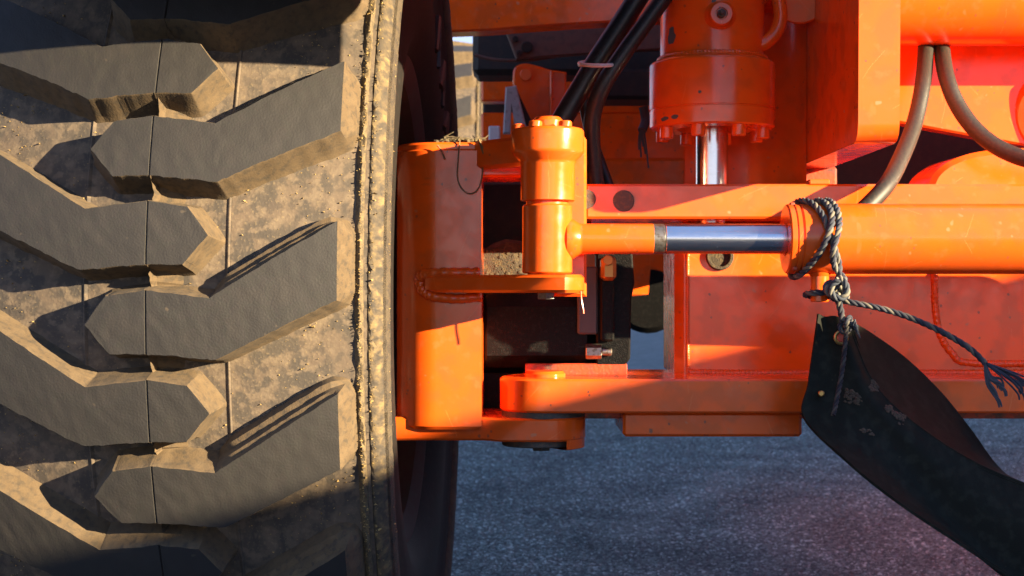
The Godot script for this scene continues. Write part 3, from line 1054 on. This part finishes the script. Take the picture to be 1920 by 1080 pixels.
func build_cylinder() -> void:
	var z := 0.145
	var k := K(z)
	var t := thing("steering_cylinder", "horizontal orange hydraulic cylinder with a bright chrome rod", "hydraulic cylinder", P(1450, 513, z))
	var cy := Y(448, z)
	var bx := X(1026, z)
	# rod eye: the lower bushing on the pin
	var b := MB.new()
	b.lathe(Vector3(bx, Y(513, z), z), Vector3.UP, [Vector2(0, 0), Vector2(0, 44 * k), Vector2(3 * k, 47 * k), Vector2(126 * k, 47 * k), Vector2(129 * k, 44 * k), Vector2(129 * k, 40 * k), Vector2(137 * k, 40 * k)], 56)
	obj("rod_eye", b, M.paint, t)
	b = MB.new()
	b.lathe(Vector3(X(1052, z), cy, z), Vector3.RIGHT, [Vector2(0, 29.5 * k), Vector2(10 * k, 38 * k), Vector2(22 * k, 38 * k), Vector2(34 * k, 30 * k), Vector2(40 * k, 28.6 * k), Vector2(172 * k, 28.6 * k), Vector2(173 * k, 27.6 * k), Vector2(173 * k, 0)], 48)
	obj("rod_stub", b, M.paint, t)
	b = MB.new()
	b.lathe(Vector3(X(1224, z), cy, z), Vector3.RIGHT, [Vector2(0, 28.2 * k), Vector2(20 * k, 28.2 * k), Vector2(21 * k, 26.5 * k), Vector2(24 * k, 26.5 * k)], 48)
	obj("worn_collar", b, M.worn_steel, t)
	b = MB.new()
	b.lathe(Vector3(X(1247, z), cy, z), Vector3.RIGHT, [Vector2(0, 26 * k), Vector2(0, 27 * k), Vector2(1 * k, 28 * k), Vector2(240 * k, 28 * k)], 64)
	obj("chrome_rod", b, M.chrome, t)
	# gland ring and barrel
	b = MB.new()
	b.lathe(Vector3(X(1472, z), cy, z), Vector3.RIGHT, [Vector2(6 * k, 29 * k), Vector2(1 * k, 31 * k), Vector2(0, 34 * k), Vector2(0, 62 * k), Vector2(3 * k, 65 * k), Vector2(11 * k, 65.5 * k), Vector2(12 * k, 64 * k), Vector2(14 * k, 64 * k), Vector2(15 * k, 66 * k), Vector2(22 * k, 66 * k), Vector2(23 * k, 63 * k), Vector2(26 * k, 63 * k)], 72)
	var gl := obj("gland_ring", b, M.paint, t)
	for a in [0.15, 2.6]:
		b = MB.new()
		var o := Vector3(X(1483, z), cy + 65.0 * k * cos(a), z + 65.0 * k * sin(a))
		b.box(o, Vector3(9 * k, 0.004, 0.008), 0.001)
		obj("spanner_notch", b, M.paint_dirty, gl)
	b = MB.new()
	b.lathe(Vector3(X(1497, z), cy, z), Vector3.RIGHT, [Vector2(0, 60 * k), Vector2(0, 64 * k), Vector2(2 * k, 66 * k), Vector2(900 * k, 66 * k), Vector2(900 * k, 0)], 72)
	obj("barrel", b, M.paint, t)
	b = MB.new()
	b.cyl(Vector3(X(1537, z), Y(500, z), z), Vector3(X(1537, z), Y(566, z), z), 17 * k, 24, 0.001)
	b.lathe(Vector3(X(1537, z), Y(512, z), z), Vector3.UP, [Vector2(-6 * k, 17 * k), Vector2(-1 * k, 21 * k), Vector2(6 * k, 24 * k)], 24)
	obj("port_stub", b, M.paint, t)

func build_lift() -> void:
	var z := -0.02
	var k := K(z)
	var cx := X(1335, z)
	var t := thing("upright_cylinder", "vertical red-orange hydraulic cylinder with a bolted flange and short chrome rod", "hydraulic cylinder", P(1335, 345, z))
	var b := MB.new()
	b.lathe(Vector3(cx, Y(122, z), z), Vector3.UP, [Vector2(0, 90 * k), Vector2(0, 97 * k), Vector2(300 * k, 97 * k), Vector2(300 * k, 0)], 64)
	var br := obj("barrel", b, M.paint, t)
	b = MB.new()
	weld(b, ring_path(Vector3(cx, Y(113, z), z), 99 * k, 64), 0.003, 6)
	obj("weld_bead", b, M.paint, t, 60.0)
	b = MB.new()
	b.lathe(Vector3(cx, Y(243, z), z), Vector3.UP, [Vector2(10 * k, 31 * k), Vector2(10 * k, 60 * k), Vector2(0, 66 * k), Vector2(0, 113 * k), Vector2(3 * k, 116.5 * k), Vector2(32 * k, 117 * k), Vector2(33 * k, 115.5 * k), Vector2(35 * k, 115.5 * k), Vector2(36 * k, 117.5 * k), Vector2(118 * k, 117.5 * k), Vector2(123 * k, 114 * k), Vector2(130 * k, 98 * k), Vector2(131 * k, 90 * k)], 72)
	var fl := obj("flange", b, M.paint, t)
	for i in 8:
		var a := TAU * (i + 0.5) / 8.0
		var o := Vector3(cx + cos(a) * 96 * k, Y(240, z), z + sin(a) * 96 * k)
		b = MB.new()
		b.cyl(o, o - Vector3(0, 24 * k, 0), 12.5 * k, 16, 0.0012)
		obj("flange_bolt", b, M.paint, fl)
	b = MB.new()
	b.cyl(Vector3(cx, Y(225, z), z), Vector3(cx, Y(420, z), z), 30 * k, 48, 0.001)
	obj("chrome_rod", b, M.chrome, t)
	b = MB.new()
	var o := Vector3(X(1337, z), Y(46, z), z + 97 * k - 0.004)
	b.lathe(o, Vector3.BACK, [Vector2(0, 30 * k), Vector2(0.003, 28 * k), Vector2(0.006, 23 * k), Vector2(0.013, 21.5 * k), Vector2(0.0145, 19 * k), Vector2(0.0145, 11 * k), Vector2(0.012, 10 * k), Vector2(0.012, 0)], 32)
	var port := obj("port_boss", b, M.paint, t)
	b = MB.new()
	b.hexa(o + Vector3(0, 0, 0.012), o + Vector3(0, 0, 0.017), 8.5 * k)
	b.cyl(o + Vector3(0, 0, 0.017), o + Vector3(0, 0.001, 0.021), 4.5 * k, 12)
	obj("grease_fitting", b, M.dark_steel, port)
	b = MB.new()
	b.tube(path([[1416, 88, 0.0], [1436, 80, 0.0], [1455, 60, 0.0], [1463, 34, 0.0], [1460, 0, 0.0], [1450, -50, 0.0]]), 13 * k, 14)
	obj("oil_pipe", b, M.paint, t)
	# paint chips: thin bare patches on the shell
	var rng := RandomNumberGenerator.new()
	rng.seed = 9
	for q in [[1253, 66, 6.0, 17.0], [1325, 8, 4.0, 4.0], [1239, 223, 7.0, 4.0], [1255, 221, 7.0, 4.0], [1298, 178, 3.0, 3.0]]:
		b = MB.new()
		var rad: float = (97.0 if q[1] < 110 else 117.2) * k + 0.0003
		var a0 := asin(clampf((q[0] - 1335.0) * k / rad, -0.98, 0.98))
		var ring := PackedVector3Array()
		for i in 12:
			var f := TAU * i / 12.0
			var s := rng.randf_range(0.75, 1.2)
			var da: float = cos(f) * q[2] * s * k / rad / maxf(cos(a0), 0.3)
			var dy: float = sin(f) * q[3] * s * k
			ring.append(Vector3(cx + sin(a0 + da) * rad, Y(q[1], z + 0.04) + dy, z + cos(a0 + da) * rad))
		var mid := Vector3.ZERO
		for p in ring: mid += p / 12.0
		mid += Vector3(sin(a0), 0, cos(a0)) * 0.0002
		for i in 12: b.tri(mid, ring[i], ring[(i + 1) % 12])
		obj("bare_chip", b, M.grey_patch, br if q[1] < 110 else fl)

func ring_path(o: Vector3, r: float, n: int) -> PackedVector3Array:
	var p := PackedVector3Array()
	for i in n + 1: p.append(o + Vector3(cos(TAU * i / n), 0, sin(TAU * i / n)) * r)
	return p

func build_chassis() -> void:
	var t := thing("chassis", "orange chassis frame of plates, gusset and cross tube above and behind the axle", "chassis", Vector3(0.3, 0.7, -0.4))
	var b := MB.new()
	# gusset whose thick edge faces the viewer
	var gx := X(1612, 0.2)
	var gy := Y(266, 0.2)
	var poly := PackedVector2Array([Vector2(-0.20, gy), Vector2(0.180, gy), Vector2(0.190, gy + 0.002), Vector2(0.197, gy + 0.008), Vector2(0.2, gy + 0.018), Vector2(0.204, gy + 0.165), Vector2(0.56, gy + 0.20), Vector2(0.56, gy + 0.50), Vector2(-0.20, gy + 0.50)])
	b.prism(poly, Vector3(gx, 0, 0), Vector3(0, 0, 1), Vector3(0, 1, 0), -(X(1684, 0.2) - gx), 0.0015)
	obj("gusset", b, M.paint, t)
	# back wall curving into the gusset
	b = MB.new()
	var prof := []
	prof.append(Vector2(X(1284, -0.15), -0.15))
	prof.append(Vector2(gx - 0.11, -0.15))
	for i in 9:
		var a := (i / 8.0) * PI * 0.5
		prof.append(Vector2(gx - 0.11 + 0.1095 * sin(a), -0.15 + 0.085 * (1.0 - cos(a))))
	var rows := []
	for p in prof: rows.append(PackedVector3Array([Vector3(p.x, 1.0, p.y), Vector3(p.x, 0.46, p.y)]))
	b.grid(rows, true)
	rows = []
	for p in prof: rows.append(PackedVector3Array([Vector3(p.x, 1.0, p.y - 0.012), Vector3(p.x, 0.46, p.y - 0.012)]))
	b.grid(rows)
	obj("curved_wall", b, M.paint, t)
	b = MB.new()
	b.cyl(P(1500, -10, -0.16), P(1500, -10, -0.02), 0.033, 40, 0.002)
	px_box(b, 1448, -120, 1553, -10, -0.021, 0.13, 0.002)
	obj("pivot_boss", b, M.paint, t)
	# upper panel with its bowed lower edge
	b = MB.new()
	var pts := [[700, -160], [1290, -160], [1290, 34]]
	for p in spline([Vector3(1230, 37, 0), Vector3(1100, 44, 0), Vector3(980, 52, 0), Vector3(900, 58, 0), Vector3(700, 64, 0)], 4): pts.append([p.x, p.y])
	face_plate(b, pts, -0.57, 0.05, 0.003)
	obj("upper_panel", b, M.paint, t)
	# underframe in the dark above the axle
	b = MB.new()
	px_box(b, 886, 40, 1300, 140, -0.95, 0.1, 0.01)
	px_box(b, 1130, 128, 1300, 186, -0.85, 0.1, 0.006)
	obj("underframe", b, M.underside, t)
	b = MB.new()
	face_plate(b, [[945, 50], [1240, 45], [1240, 92], [1110, 100], [968, 110]], -0.84, 0.02, 0.002)
	var sp := obj("skid_plate", b, M.brown_plate, t)
	for q in [[966, 73, 6.0], [988, 88, 11.0], [973, 99, 5.0]]:
		b = MB.new()
		b.cyl(P(q[0], q[1], -0.845), P(q[0], q[1], -0.832), q[2] * K(-0.78), 16)
		obj("plate_bolt", b, M.underside, sp)
	b = MB.new()
	b.tube(path([[890, 103, -0.86], [930, 112, -0.86], [1000, 112, -0.86], [1090, 96, -0.86]]), 0.003, 8)
	obj("lower_lip", b, M.brown_plate, sp)
	# cross member that closes the view to the rear
	b = MB.new()
	px_box(b, 902, 128, 1330, 190, -1.22, 0.05, 0.004)
	px_box(b, 902, 211, 1330, 300, -1.22, 0.05, 0.004)
	px_box(b, 965, 190, 1330, 211, -1.22, 0.05, 0.001)
	obj("cross_member", b, M.paint, t)
	b = MB.new()
	px_box(b, 905, 298, 1330, 556, -1.10, 0.05, 0.004)
	obj("rear_axle_plate", b, M.paint, t)
	b = MB.new()
	px_box(b, 905, 186, 1000, 215, -1.34, 0.05, 0.004)
	obj("gap_plate", b, M.underside, t)
	# lug plate with a rounded head and a rib
	b = MB.new()
	pts = [[1062, 135], [1062, 330], [975, 330], [968, 175], [961, 150]]
	for p in spline([Vector3(961, 150, 0), Vector3(964, 128, 0), Vector3(980, 119, 0), Vector3(1000, 121, 0), Vector3(1030, 130, 0)], 5): pts.append([p.x, p.y])
	face_plate(b, pts, -0.78, 0.03, 0.003)
	var lp := obj("lug_plate", b, M.paint, t)
	b = MB.new()
	b.cyl(P(986, 140, -0.782), P(986, 140, -0.774), 0.010, 20)
	obj("plate_bolt", b, M.paint, lp)
	b = MB.new()
	px_box(b, 1031, 132, 1037, 330, -0.77, 0.012, 0.002)
	obj("plate_rib", b, M.paint, lp)
	# grey forked stay with a dark brace
	b = MB.new()
	face_plate(b, [[948, 163], [968, 160], [990, 250], [968, 250], [959, 196], [957, 250], [943, 250]], -0.74, 0.02, 0.002)
	obj("forked_stay", b, M.grey_metal, t)
	b = MB.new()
	face_plate(b, [[968, 165], [1006, 246], [986, 250], [976, 212]], -0.752, 0.02, 0.002)
	obj("dark_brace", b, M.underside, t)
	b = MB.new()
	px_box(b, 916, 236, 938, 300, -0.9, 0.02, 0.002)
	obj("pale_plate", b, M.pale_metal, t)
	# cross tube top right
	b = MB.new()
	b.cyl(P(1640, -8, -0.08), P(2300, -8, -0.08), 93 * K(-0.08), 64, 0.002)
	obj("cross_tube", b, M.paint, t)
	b = MB.new()
	face_plate(b, [[1640, -140], [3500, -140], [3500, 345], [2300, 345], [1915, 272], [1660, 225], [1640, 225]], -0.15, 0.03, 0.0025)
	obj("side_panel", b, M.paint, t)
	b = MB.new()
	b.cyl(P(1985, 215, -0.16), P(1985, 215, -0.13), 0.055, 40, 0.008)
	obj("round_cover", b, M.paint, t)
	# dark floor of the cavity
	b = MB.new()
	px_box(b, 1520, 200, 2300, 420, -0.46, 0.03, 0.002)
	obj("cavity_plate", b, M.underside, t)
	b = MB.new()
	px_box(b, 1494, 312, 1570, 420, -0.13, 0.25, 0.003)
	obj("cavity_block", b, M.paint_dirty, t)
	# body over the machine and the mudguards that shade the tyres
	b = MB.new()
	b.box(Vector3(0.47, 1.75, -1.6), Vector3(1.9, 0.7, 2.0), 0.03)
	obj("body_shell", b, M.paint, t)
	for cx in [-0.19]:
		b = MB.new()
		var sec := PackedVector2Array()
		for p in arc(Vector2(0, 0.5), 0.656, deg_to_rad(25.2), deg_to_rad(105), 28): sec.append(p)
		for p in arc(Vector2(0, 0.5), 0.664, deg_to_rad(105), deg_to_rad(25.2), 28): sec.append(p)
		b.prism(sec, Vector3(cx - 0.35, 0, 0), Vector3.BACK, Vector3.UP, -0.70, 0.001)
		obj("mudguard", b, M.black_paint, t)
	b = MB.new()
	b.box(Vector3(0.405, 0.88, -1.06), Vector3(0.03, 0.64, 1.56), 0.003)
	obj("side_rail", b, M.paint, t)
	# black rear shaft low behind the gap
	b = MB.new()
	b.cyl(P(1215, 560, -1.4), P(1215, 560, -1.1), 0.065, 28, 0.01)
	obj("drive_shaft", b, M.black_paint, t)
	# low concrete wall beyond the right of the frame; it shades the lower machine and the ground
	b = MB.new()
	b.box(Vector3(0.15, 0.5185, -9.3), Vector3(0.3, 1.037, 23.0), 0.02)
	for i in b.v.size(): b.v[i] = Transform3D(Basis(Vector3.UP, -atan2(0.078, 0.997)), Vector3(2.40, 0, 1.91)) * b.v[i]
	var cb := obj("concrete_wall", b, M.concrete)
	tag(cb, "long low grey concrete wall standing apart to the right of the machine, beyond the frame", "wall")

func build_hoses() -> void:
	var defs := [
		["hydraulic_hose", "thick black hose slanting down behind the bolted boss", [[1240, -70, 0.0], [1212, -30, 0.0], [1168, 40, 0.0], [1122, 110, 0.0], [1086, 170, 0.0], [1054, 225, 0.0], [1030, 275, -0.01]], 20.0, "hose"],
		["hydraulic_hose", "black hose with blue sheen curving straight down past the boss", [[1285, -60, 0.03], [1226, 22, 0.03], [1172, 96, 0.03], [1132, 158, 0.03], [1112, 215, 0.02], [1111, 280, 0.01], [1119, 360, 0.0]], 16.0, "hose"],
		["hydraulic_hose", "thin black hose half hidden behind the blue-sheened one", [[1098, 130, -0.05], [1094, 180, -0.05], [1104, 240, -0.05], [1124, 300, -0.04], [1146, 360, -0.02]], 10.0, "hose"],
		["hydraulic_hose", "dusty brown hose bending down to the left onto the barrel", [[1735, 30, -0.10], [1736, 90, -0.085], [1730, 160, -0.03], [1715, 230, 0.0], [1690, 295, 0.05], [1660, 350, 0.095], [1610, 402, 0.115]], 15.5, "dusty_hose"],
		["hydraulic_hose", "dusty brown hose sweeping off to the right below the cross tube", [[1764, 30, -0.10], [1766, 90, -0.085], [1776, 150, -0.03], [1800, 205, -0.01], [1838, 252, 0.01], [1890, 286, 0.03], [1960, 306, 0.05], [2080, 318, 0.06]], 15.5, "dusty_hose"]]
	for d in defs:
		var b := MB.new()
		var r: float = d[3] * K(d[2][3][2])
		b.tube(path(d[2]), r, 20)
		var h := obj(d[0], b, M[d[4]])
		tag(h, d[1], "hose", "hydraulic hoses")
	var b := MB.new()
	var pts := PackedVector3Array()
	for i in 25:
		var a := TAU * i / 24.0
		pts.append(P(1124 + 38 * cos(a), 119 + 4 * sin(a), 0.012 + 0.034 * sin(a)))
	b.tube(pts, 0.0022, 8)
	px_box(b, 1084, 114, 1093, 124, 0.016, 0.006, 0.001)
	tag(obj("cable_tie", b, M.tie), "pale cable tie holding the two black hoses together", "cable tie")
	b = MB.new()
	b.tube(path([[1206, 200, -0.1], [1210, 225, -0.1], [1204, 245, -0.09]]), 0.0055, 8)
	for q in [[-8, 36], [-4, 50], [4, 44], [10, 70], [0, 30]]:
		b.tube(path([[1204, 240, -0.09], [1203 + q[0] * 0.6, 255, -0.09], [1206 + q[0], 245 + q[1], -0.09]]), 0.0011, 5)
	for i in b.c.size(): b.c[i] = Color(0.05, 0.055, 0.09)
	tag(obj("frayed_cord", b, M.rope), "short frayed blue cord end dangling left of the bolted flange", "cord")

func build_flap() -> void:
	var t := thing("mud_flap", "black rubber mudflap hanging by a brass eyelet and folding away to the right", "mudflap", P(1560, 780, 0.18))
	# section lines across the fold: back layer V, upper edge U, crease C, lower edge L
	var V := path([[1594, 600, 0.150], [1640, 628, 0.135], [1700, 672, 0.120], [1765, 735, 0.110], [1822, 806, 0.110], [1872, 874, 0.115], [1930, 920, 0.12], [2010, 960, 0.12]])
	var U := path([[1590, 600, 0.166], [1608, 650, 0.170], [1632, 705, 0.178], [1668, 752, 0.190], [1725, 800, 0.200], [1800, 850, 0.210], [1880, 890, 0.215], [2010, 935, 0.22]])
	var C := path([[1562, 592, 0.172], [1574, 650, 0.176], [1590, 715, 0.184], [1618, 775, 0.196], [1672, 838, 0.210], [1745, 930, 0.222], [1828, 1020, 0.232], [1960, 1130, 0.24]])
	var L := path([[1535, 588, 0.166], [1526, 650, 0.172], [1516, 720, 0.184], [1508, 782, 0.200], [1590, 864, 0.250], [1680, 936, 0.272], [1790, 1010, 0.285], [1960, 1120, 0.30]])
	var rows := []
	for i in U.size():
		var row := PackedVector3Array()
		var ctrl := [V[i], V[i].lerp(U[i], 0.5) + Vector3(0, 0.004, -0.004), U[i].lerp(V[i], 0.06), U[i], U[i].lerp(C[i], 0.08), U[i].lerp(C[i], 0.5) + Vector3(0, 0, 0.006), C[i], C[i].lerp(L[i], 0.5) + Vector3(0, -0.002, -0.004), L[i]]
		for p in spline(ctrl, 4): row.append(p)
		rows.append(row)
	var n := rows.size()
	var m: int = rows[0].size()
	var back := []
	for i in n:
		var row := PackedVector3Array()
		for k in m:
			var du: Vector3 = rows[i][mini(k + 1, m - 1)] - rows[i][maxi(k - 1, 0)]
			var dv: Vector3 = rows[mini(i + 1, n - 1)][k] - rows[maxi(i - 1, 0)][k]
			row.append(rows[i][k] - du.cross(dv).normalized() * 0.0028)
		back.append(row)
	var b := MB.new()
	b.grid(rows, true)
	b.grid(back)
	for k in m - 1: b.quad(rows[0][k], rows[0][k + 1], back[0][k + 1], back[0][k])
	for i in n - 1:
		b.quad(rows[i][m - 1], back[i][m - 1], back[i + 1][m - 1], rows[i + 1][m - 1])
		b.quad(rows[i][0], rows[i + 1][0], back[i + 1][0], back[i][0])
	obj("rubber_sheet", b, M.flap, t, 60.0)
	b = MB.new()
	var ey := PackedVector3Array()
	for i in 25:
		var a := TAU * i / 24.0
		ey.append(P(1577 + 11 * cos(a), 633 + 11.5 * sin(a), 0.1835))
	b.tube(ey, 0.0017, 8)
	obj("eyelet", b, M.brass, t)
	b = MB.new()
	b.cyl(P(1577, 633, 0.176), P(1577, 633, 0.1815), 0.005, 18)
	obj("eyelet_hole", b, M.paint_dirty, t)
	b = MB.new()
	b.cyl(P(1540, 738, 0.178), P(1540, 738, 0.1945), 0.0032, 12)
	obj("stud", b, M.brass, t)
	# dried mud stuck on the sheet
	var rng := RandomNumberGenerator.new()
	rng.seed = 21
	var nz := noise(22, 0.05, 3)
	b = MB.new()
	for i in 900:
		var r := rng.randi_range(20, 38)
		var k := rng.randi_range(14, 26)
		var p: Vector3 = rows[r][k].lerp(rows[r + 1][k + 1], rng.randf())
		p += (rows[r][k + 1] - rows[r][k]) * rng.randf_range(-1, 1)
		if nz.get_noise_3dv(p * 800.0) < 0.26 or (p - rows[29][19]).length() > 0.034: continue
		var s := rng.randf_range(0.0008, 0.0026)
		var du: Vector3 = (rows[r][k + 1] - rows[r][k]).normalized()
		var dv: Vector3 = (rows[r + 1][k] - rows[r][k]).normalized()
		var nn := du.cross(dv).normalized()
		p += nn * 0.0003 * signf(nn.z) + Vector3(0, 0, 0.0004)
		var q := []
		for j in 5:
			var a := TAU * j / 5.0 + rng.randf() * 0.6
			q.append(p + (du * cos(a) + dv * sin(a)) * s * rng.randf_range(0.7, 1.3))
		for j in 5: b.out_tri(q[j], q[(j + 1) % 5], p + Vector3(0, 0, s * 0.5), p - Vector3(0, 0, s))
	var mud := obj("dried_mud", b, M.flap_mud, t, 1.0)
	mud.set_meta("kind", "stuff")

func build_rope() -> void:
	var z := 0.145
	var k := K(z)
	var r := 0.0034
	var cy := Y(448, z)
	var t := thing("tie_rope", "blue-grey twisted rope wound round the orange barrel, knotted above the mudflap", "rope", P(1570, 545, 0.18))
	var on := func(px: float, deg: float, lift := 0.0) -> Vector3:
		var R := 66.0 * k + r * 0.92 + lift
		return Vector3(X(px, z + 0.03), cy + R * sin(deg_to_rad(deg)), z + R * cos(deg_to_rad(deg)))
	var b := MB.new()
	# turn that slants down to the right
	rope(b, spline([on.call(1500, 150), on.call(1503, 118), on.call(1514, 88), on.call(1530, 60), on.call(1543, 32), on.call(1552, 6), on.call(1562, -18, 0.002), on.call(1572, -40, 0.003), P(1572, 528, 0.180)], 10), r)
	# two turns that come over the top and cross to the lower left
	rope(b, spline([on.call(1536, 150), on.call(1540, 115), on.call(1547, 86), on.call(1556, 52, 0.001), on.call(1556, 24, 0.005), on.call(1546, 2, 0.006), on.call(1534, -20, 0.003), on.call(1518, -46), on.call(1504, -74), on.call(1498, -110), on.call(1500, -150)], 10), r, 0.021, 1.0, 1.1)
	rope(b, spline([on.call(1556, 150), on.call(1559, 115), on.call(1563, 86), on.call(1570, 52), on.call(1571, 24, 0.001), on.call(1564, 4, 0.007), on.call(1556, -16, 0.008), on.call(1562, -38, 0.006), P(1582, 522, 0.184)], 10), r, 0.021, 1.05, 2.0)
	obj("barrel_turns", b, M.rope, t, 70.0)
	b = MB.new()
	rope(b, knot(P(1570, 543, 0.178), 0.0125, Vector3(0.2, 0.3, 0.5)), r, 0.019, 1.15)
	rope(b, spline([P(1572, 520, 0.184), P(1584, 530, 0.190), P(1588, 548, 0.190), P(1576, 560, 0.190), P(1560, 552, 0.190), P(1560, 535, 0.190), P(1574, 524, 0.192)], 8), r, 0.019, 1.1)
	obj("main_knot", b, M.rope, t, 70.0)
	# loop round the port stub
	b = MB.new()
	var c := []
	for i in 10:
		var a := lerpf(-0.2, TAU - 0.9, i / 9.0)
		c.append(Vector3(X(1537, z) + 0.0145 * cos(a), Y(552, z) + 0.002 * sin(a), z + 0.0145 * sin(a)))
	c.append(P(1566, 556, 0.17))
	rope(b, spline(c, 8), r * 0.95)
	obj("stub_loop", b, M.rope, t, 70.0)
	# loose tail to the right, unlaid at its end
	b = MB.new()
	rope(b, path([[1574, 562, 0.178], [1600, 568, 0.182], [1650, 578, 0.186], [1710, 597, 0.19], [1765, 622, 0.192], [1815, 651, 0.193], [1848, 682, 0.194]]), r * 0.92, 0.022, 0.8)
	var tail := obj("loose_tail", b, M.rope, t, 70.0)
	var rng := RandomNumberGenerator.new()
	rng.seed = 31
	b = MB.new()
	for i in 22:
		var left := i % 2 == 0
		var ex := (rng.randf_range(1868, 1892) if left else rng.randf_range(1900, 1935))
		var ey := (rng.randf_range(722, 766) if left else rng.randf_range(708, 752))
		b.col = STRANDS[i % 2]
		var s := Vector2(1846, 680)
		var mid := s.lerp(Vector2(ex, ey), 0.45) + Vector2(rng.randf_range(-3, 3), rng.randf_range(-3, 3)) + (Vector2(-6, 4) if left else Vector2(5, -4))
		b.tube(path([[s.x, s.y, 0.194], [mid.x, mid.y, 0.195 + rng.randf_range(-0.003, 0.003)], [ex - 5, ey - 14, 0.195], [ex, ey, 0.194]]), rng.randf_range(0.0008, 0.0017), 5)
	obj("frayed_end", b, M.rope, tail, 70.0)
	# lower knot at the eyelet and the dark strand down the flap
	b = MB.new()
	rope(b, path([[1570, 558, 0.184], [1576, 580, 0.186], [1580, 604, 0.188]]), r, 0.02, 0.6)
	rope(b, knot(P(1590, 610, 0.186), 0.0085, Vector3(0.5, 0.2, 1.2)), r * 0.8, 0.017, 0.75)
	for i in 7:
		b.col = STRANDS[i % 2]
		b.tube(path([[1598, 608, 0.19], [1603 + i, 600 + i * 4, 0.194], [1600 + i * 2, 610 + i * 4, 0.193]]), 0.0010, 5)
	obj("lower_knot", b, M.rope, t, 70.0)
	b = MB.new()
	rope(b, path([[1588, 612, 0.190], [1585, 640, 0.192], [1581, 680, 0.196], [1573, 730, 0.206], [1562, 782, 0.220]]), r * 0.72, 0.017, 0.35)
	obj("hanging_strand", b, M.rope, t, 70.0)

func build_litter() -> void:
	var rng := RandomNumberGenerator.new()
	rng.seed = 55
	var nz := noise(56, 0.2, 3)
	var b := MB.new()
	for i in 210:
		var px := rng.randf_range(818, 910)
		var h := 11.0 * sin(PI * (px - 812.0) / 102.0) * (0.55 + 0.45 * nz.get_noise_1d(px))
		b.blob(P(px, 267 - rng.randf() * h, rng.randf_range(0.02, 0.078)), Vector3(1.3, 0.7, 1.2) * rng.randf_range(0.0012, 0.0034), nz, 0.7, 4)
	for i in 30:
		var p := P(rng.randf_range(825, 910), rng.randf_range(256, 266), rng.randf_range(0.04, 0.08))
		b.tube(PackedVector3Array([p, p + Vector3(rng.randf_range(-0.012, 0.012), rng.randf_range(-0.002, 0.006), rng.randf_range(-0.01, 0.01))]), 0.0006, 4)
	var m := obj("dried_mud_heap", b, M.soil, self, 30.0)
	tag(m, "crumbly heap of dried mud and chaff on top of the tall housing", "mud")
	b = MB.new()
	b.tube(path([[862, 262, 0.084], [859, 300, 0.0875], [858, 335, 0.0875], [868, 356, 0.0875], [882, 363, 0.0875], [896, 355, 0.0875], [904, 330, 0.087], [906, 290, 0.088], [902, 262, 0.084]]), 0.0008, 5)
	tag(obj("straw_loop", b, M.straw), "thin brown straw looping down the front of the tall housing", "straw")
	b = MB.new()
	b.tube(path([[898, 262, 0.088], [906, 285, 0.09], [911, 300, 0.09], [917, 314, 0.09]]), 0.0014, 5)
	b.tube(path([[903, 272, 0.09], [913, 290, 0.092], [922, 318, 0.092]]), 0.0006, 5)
	b.tube(path([[820, 272, 0.09], [828, 283, 0.091], [834, 298, 0.09]]), 0.0010, 5)
	tag(obj("dry_twig", b, M.straw), "short dry twig hanging between the housing and the bolted boss", "twig")
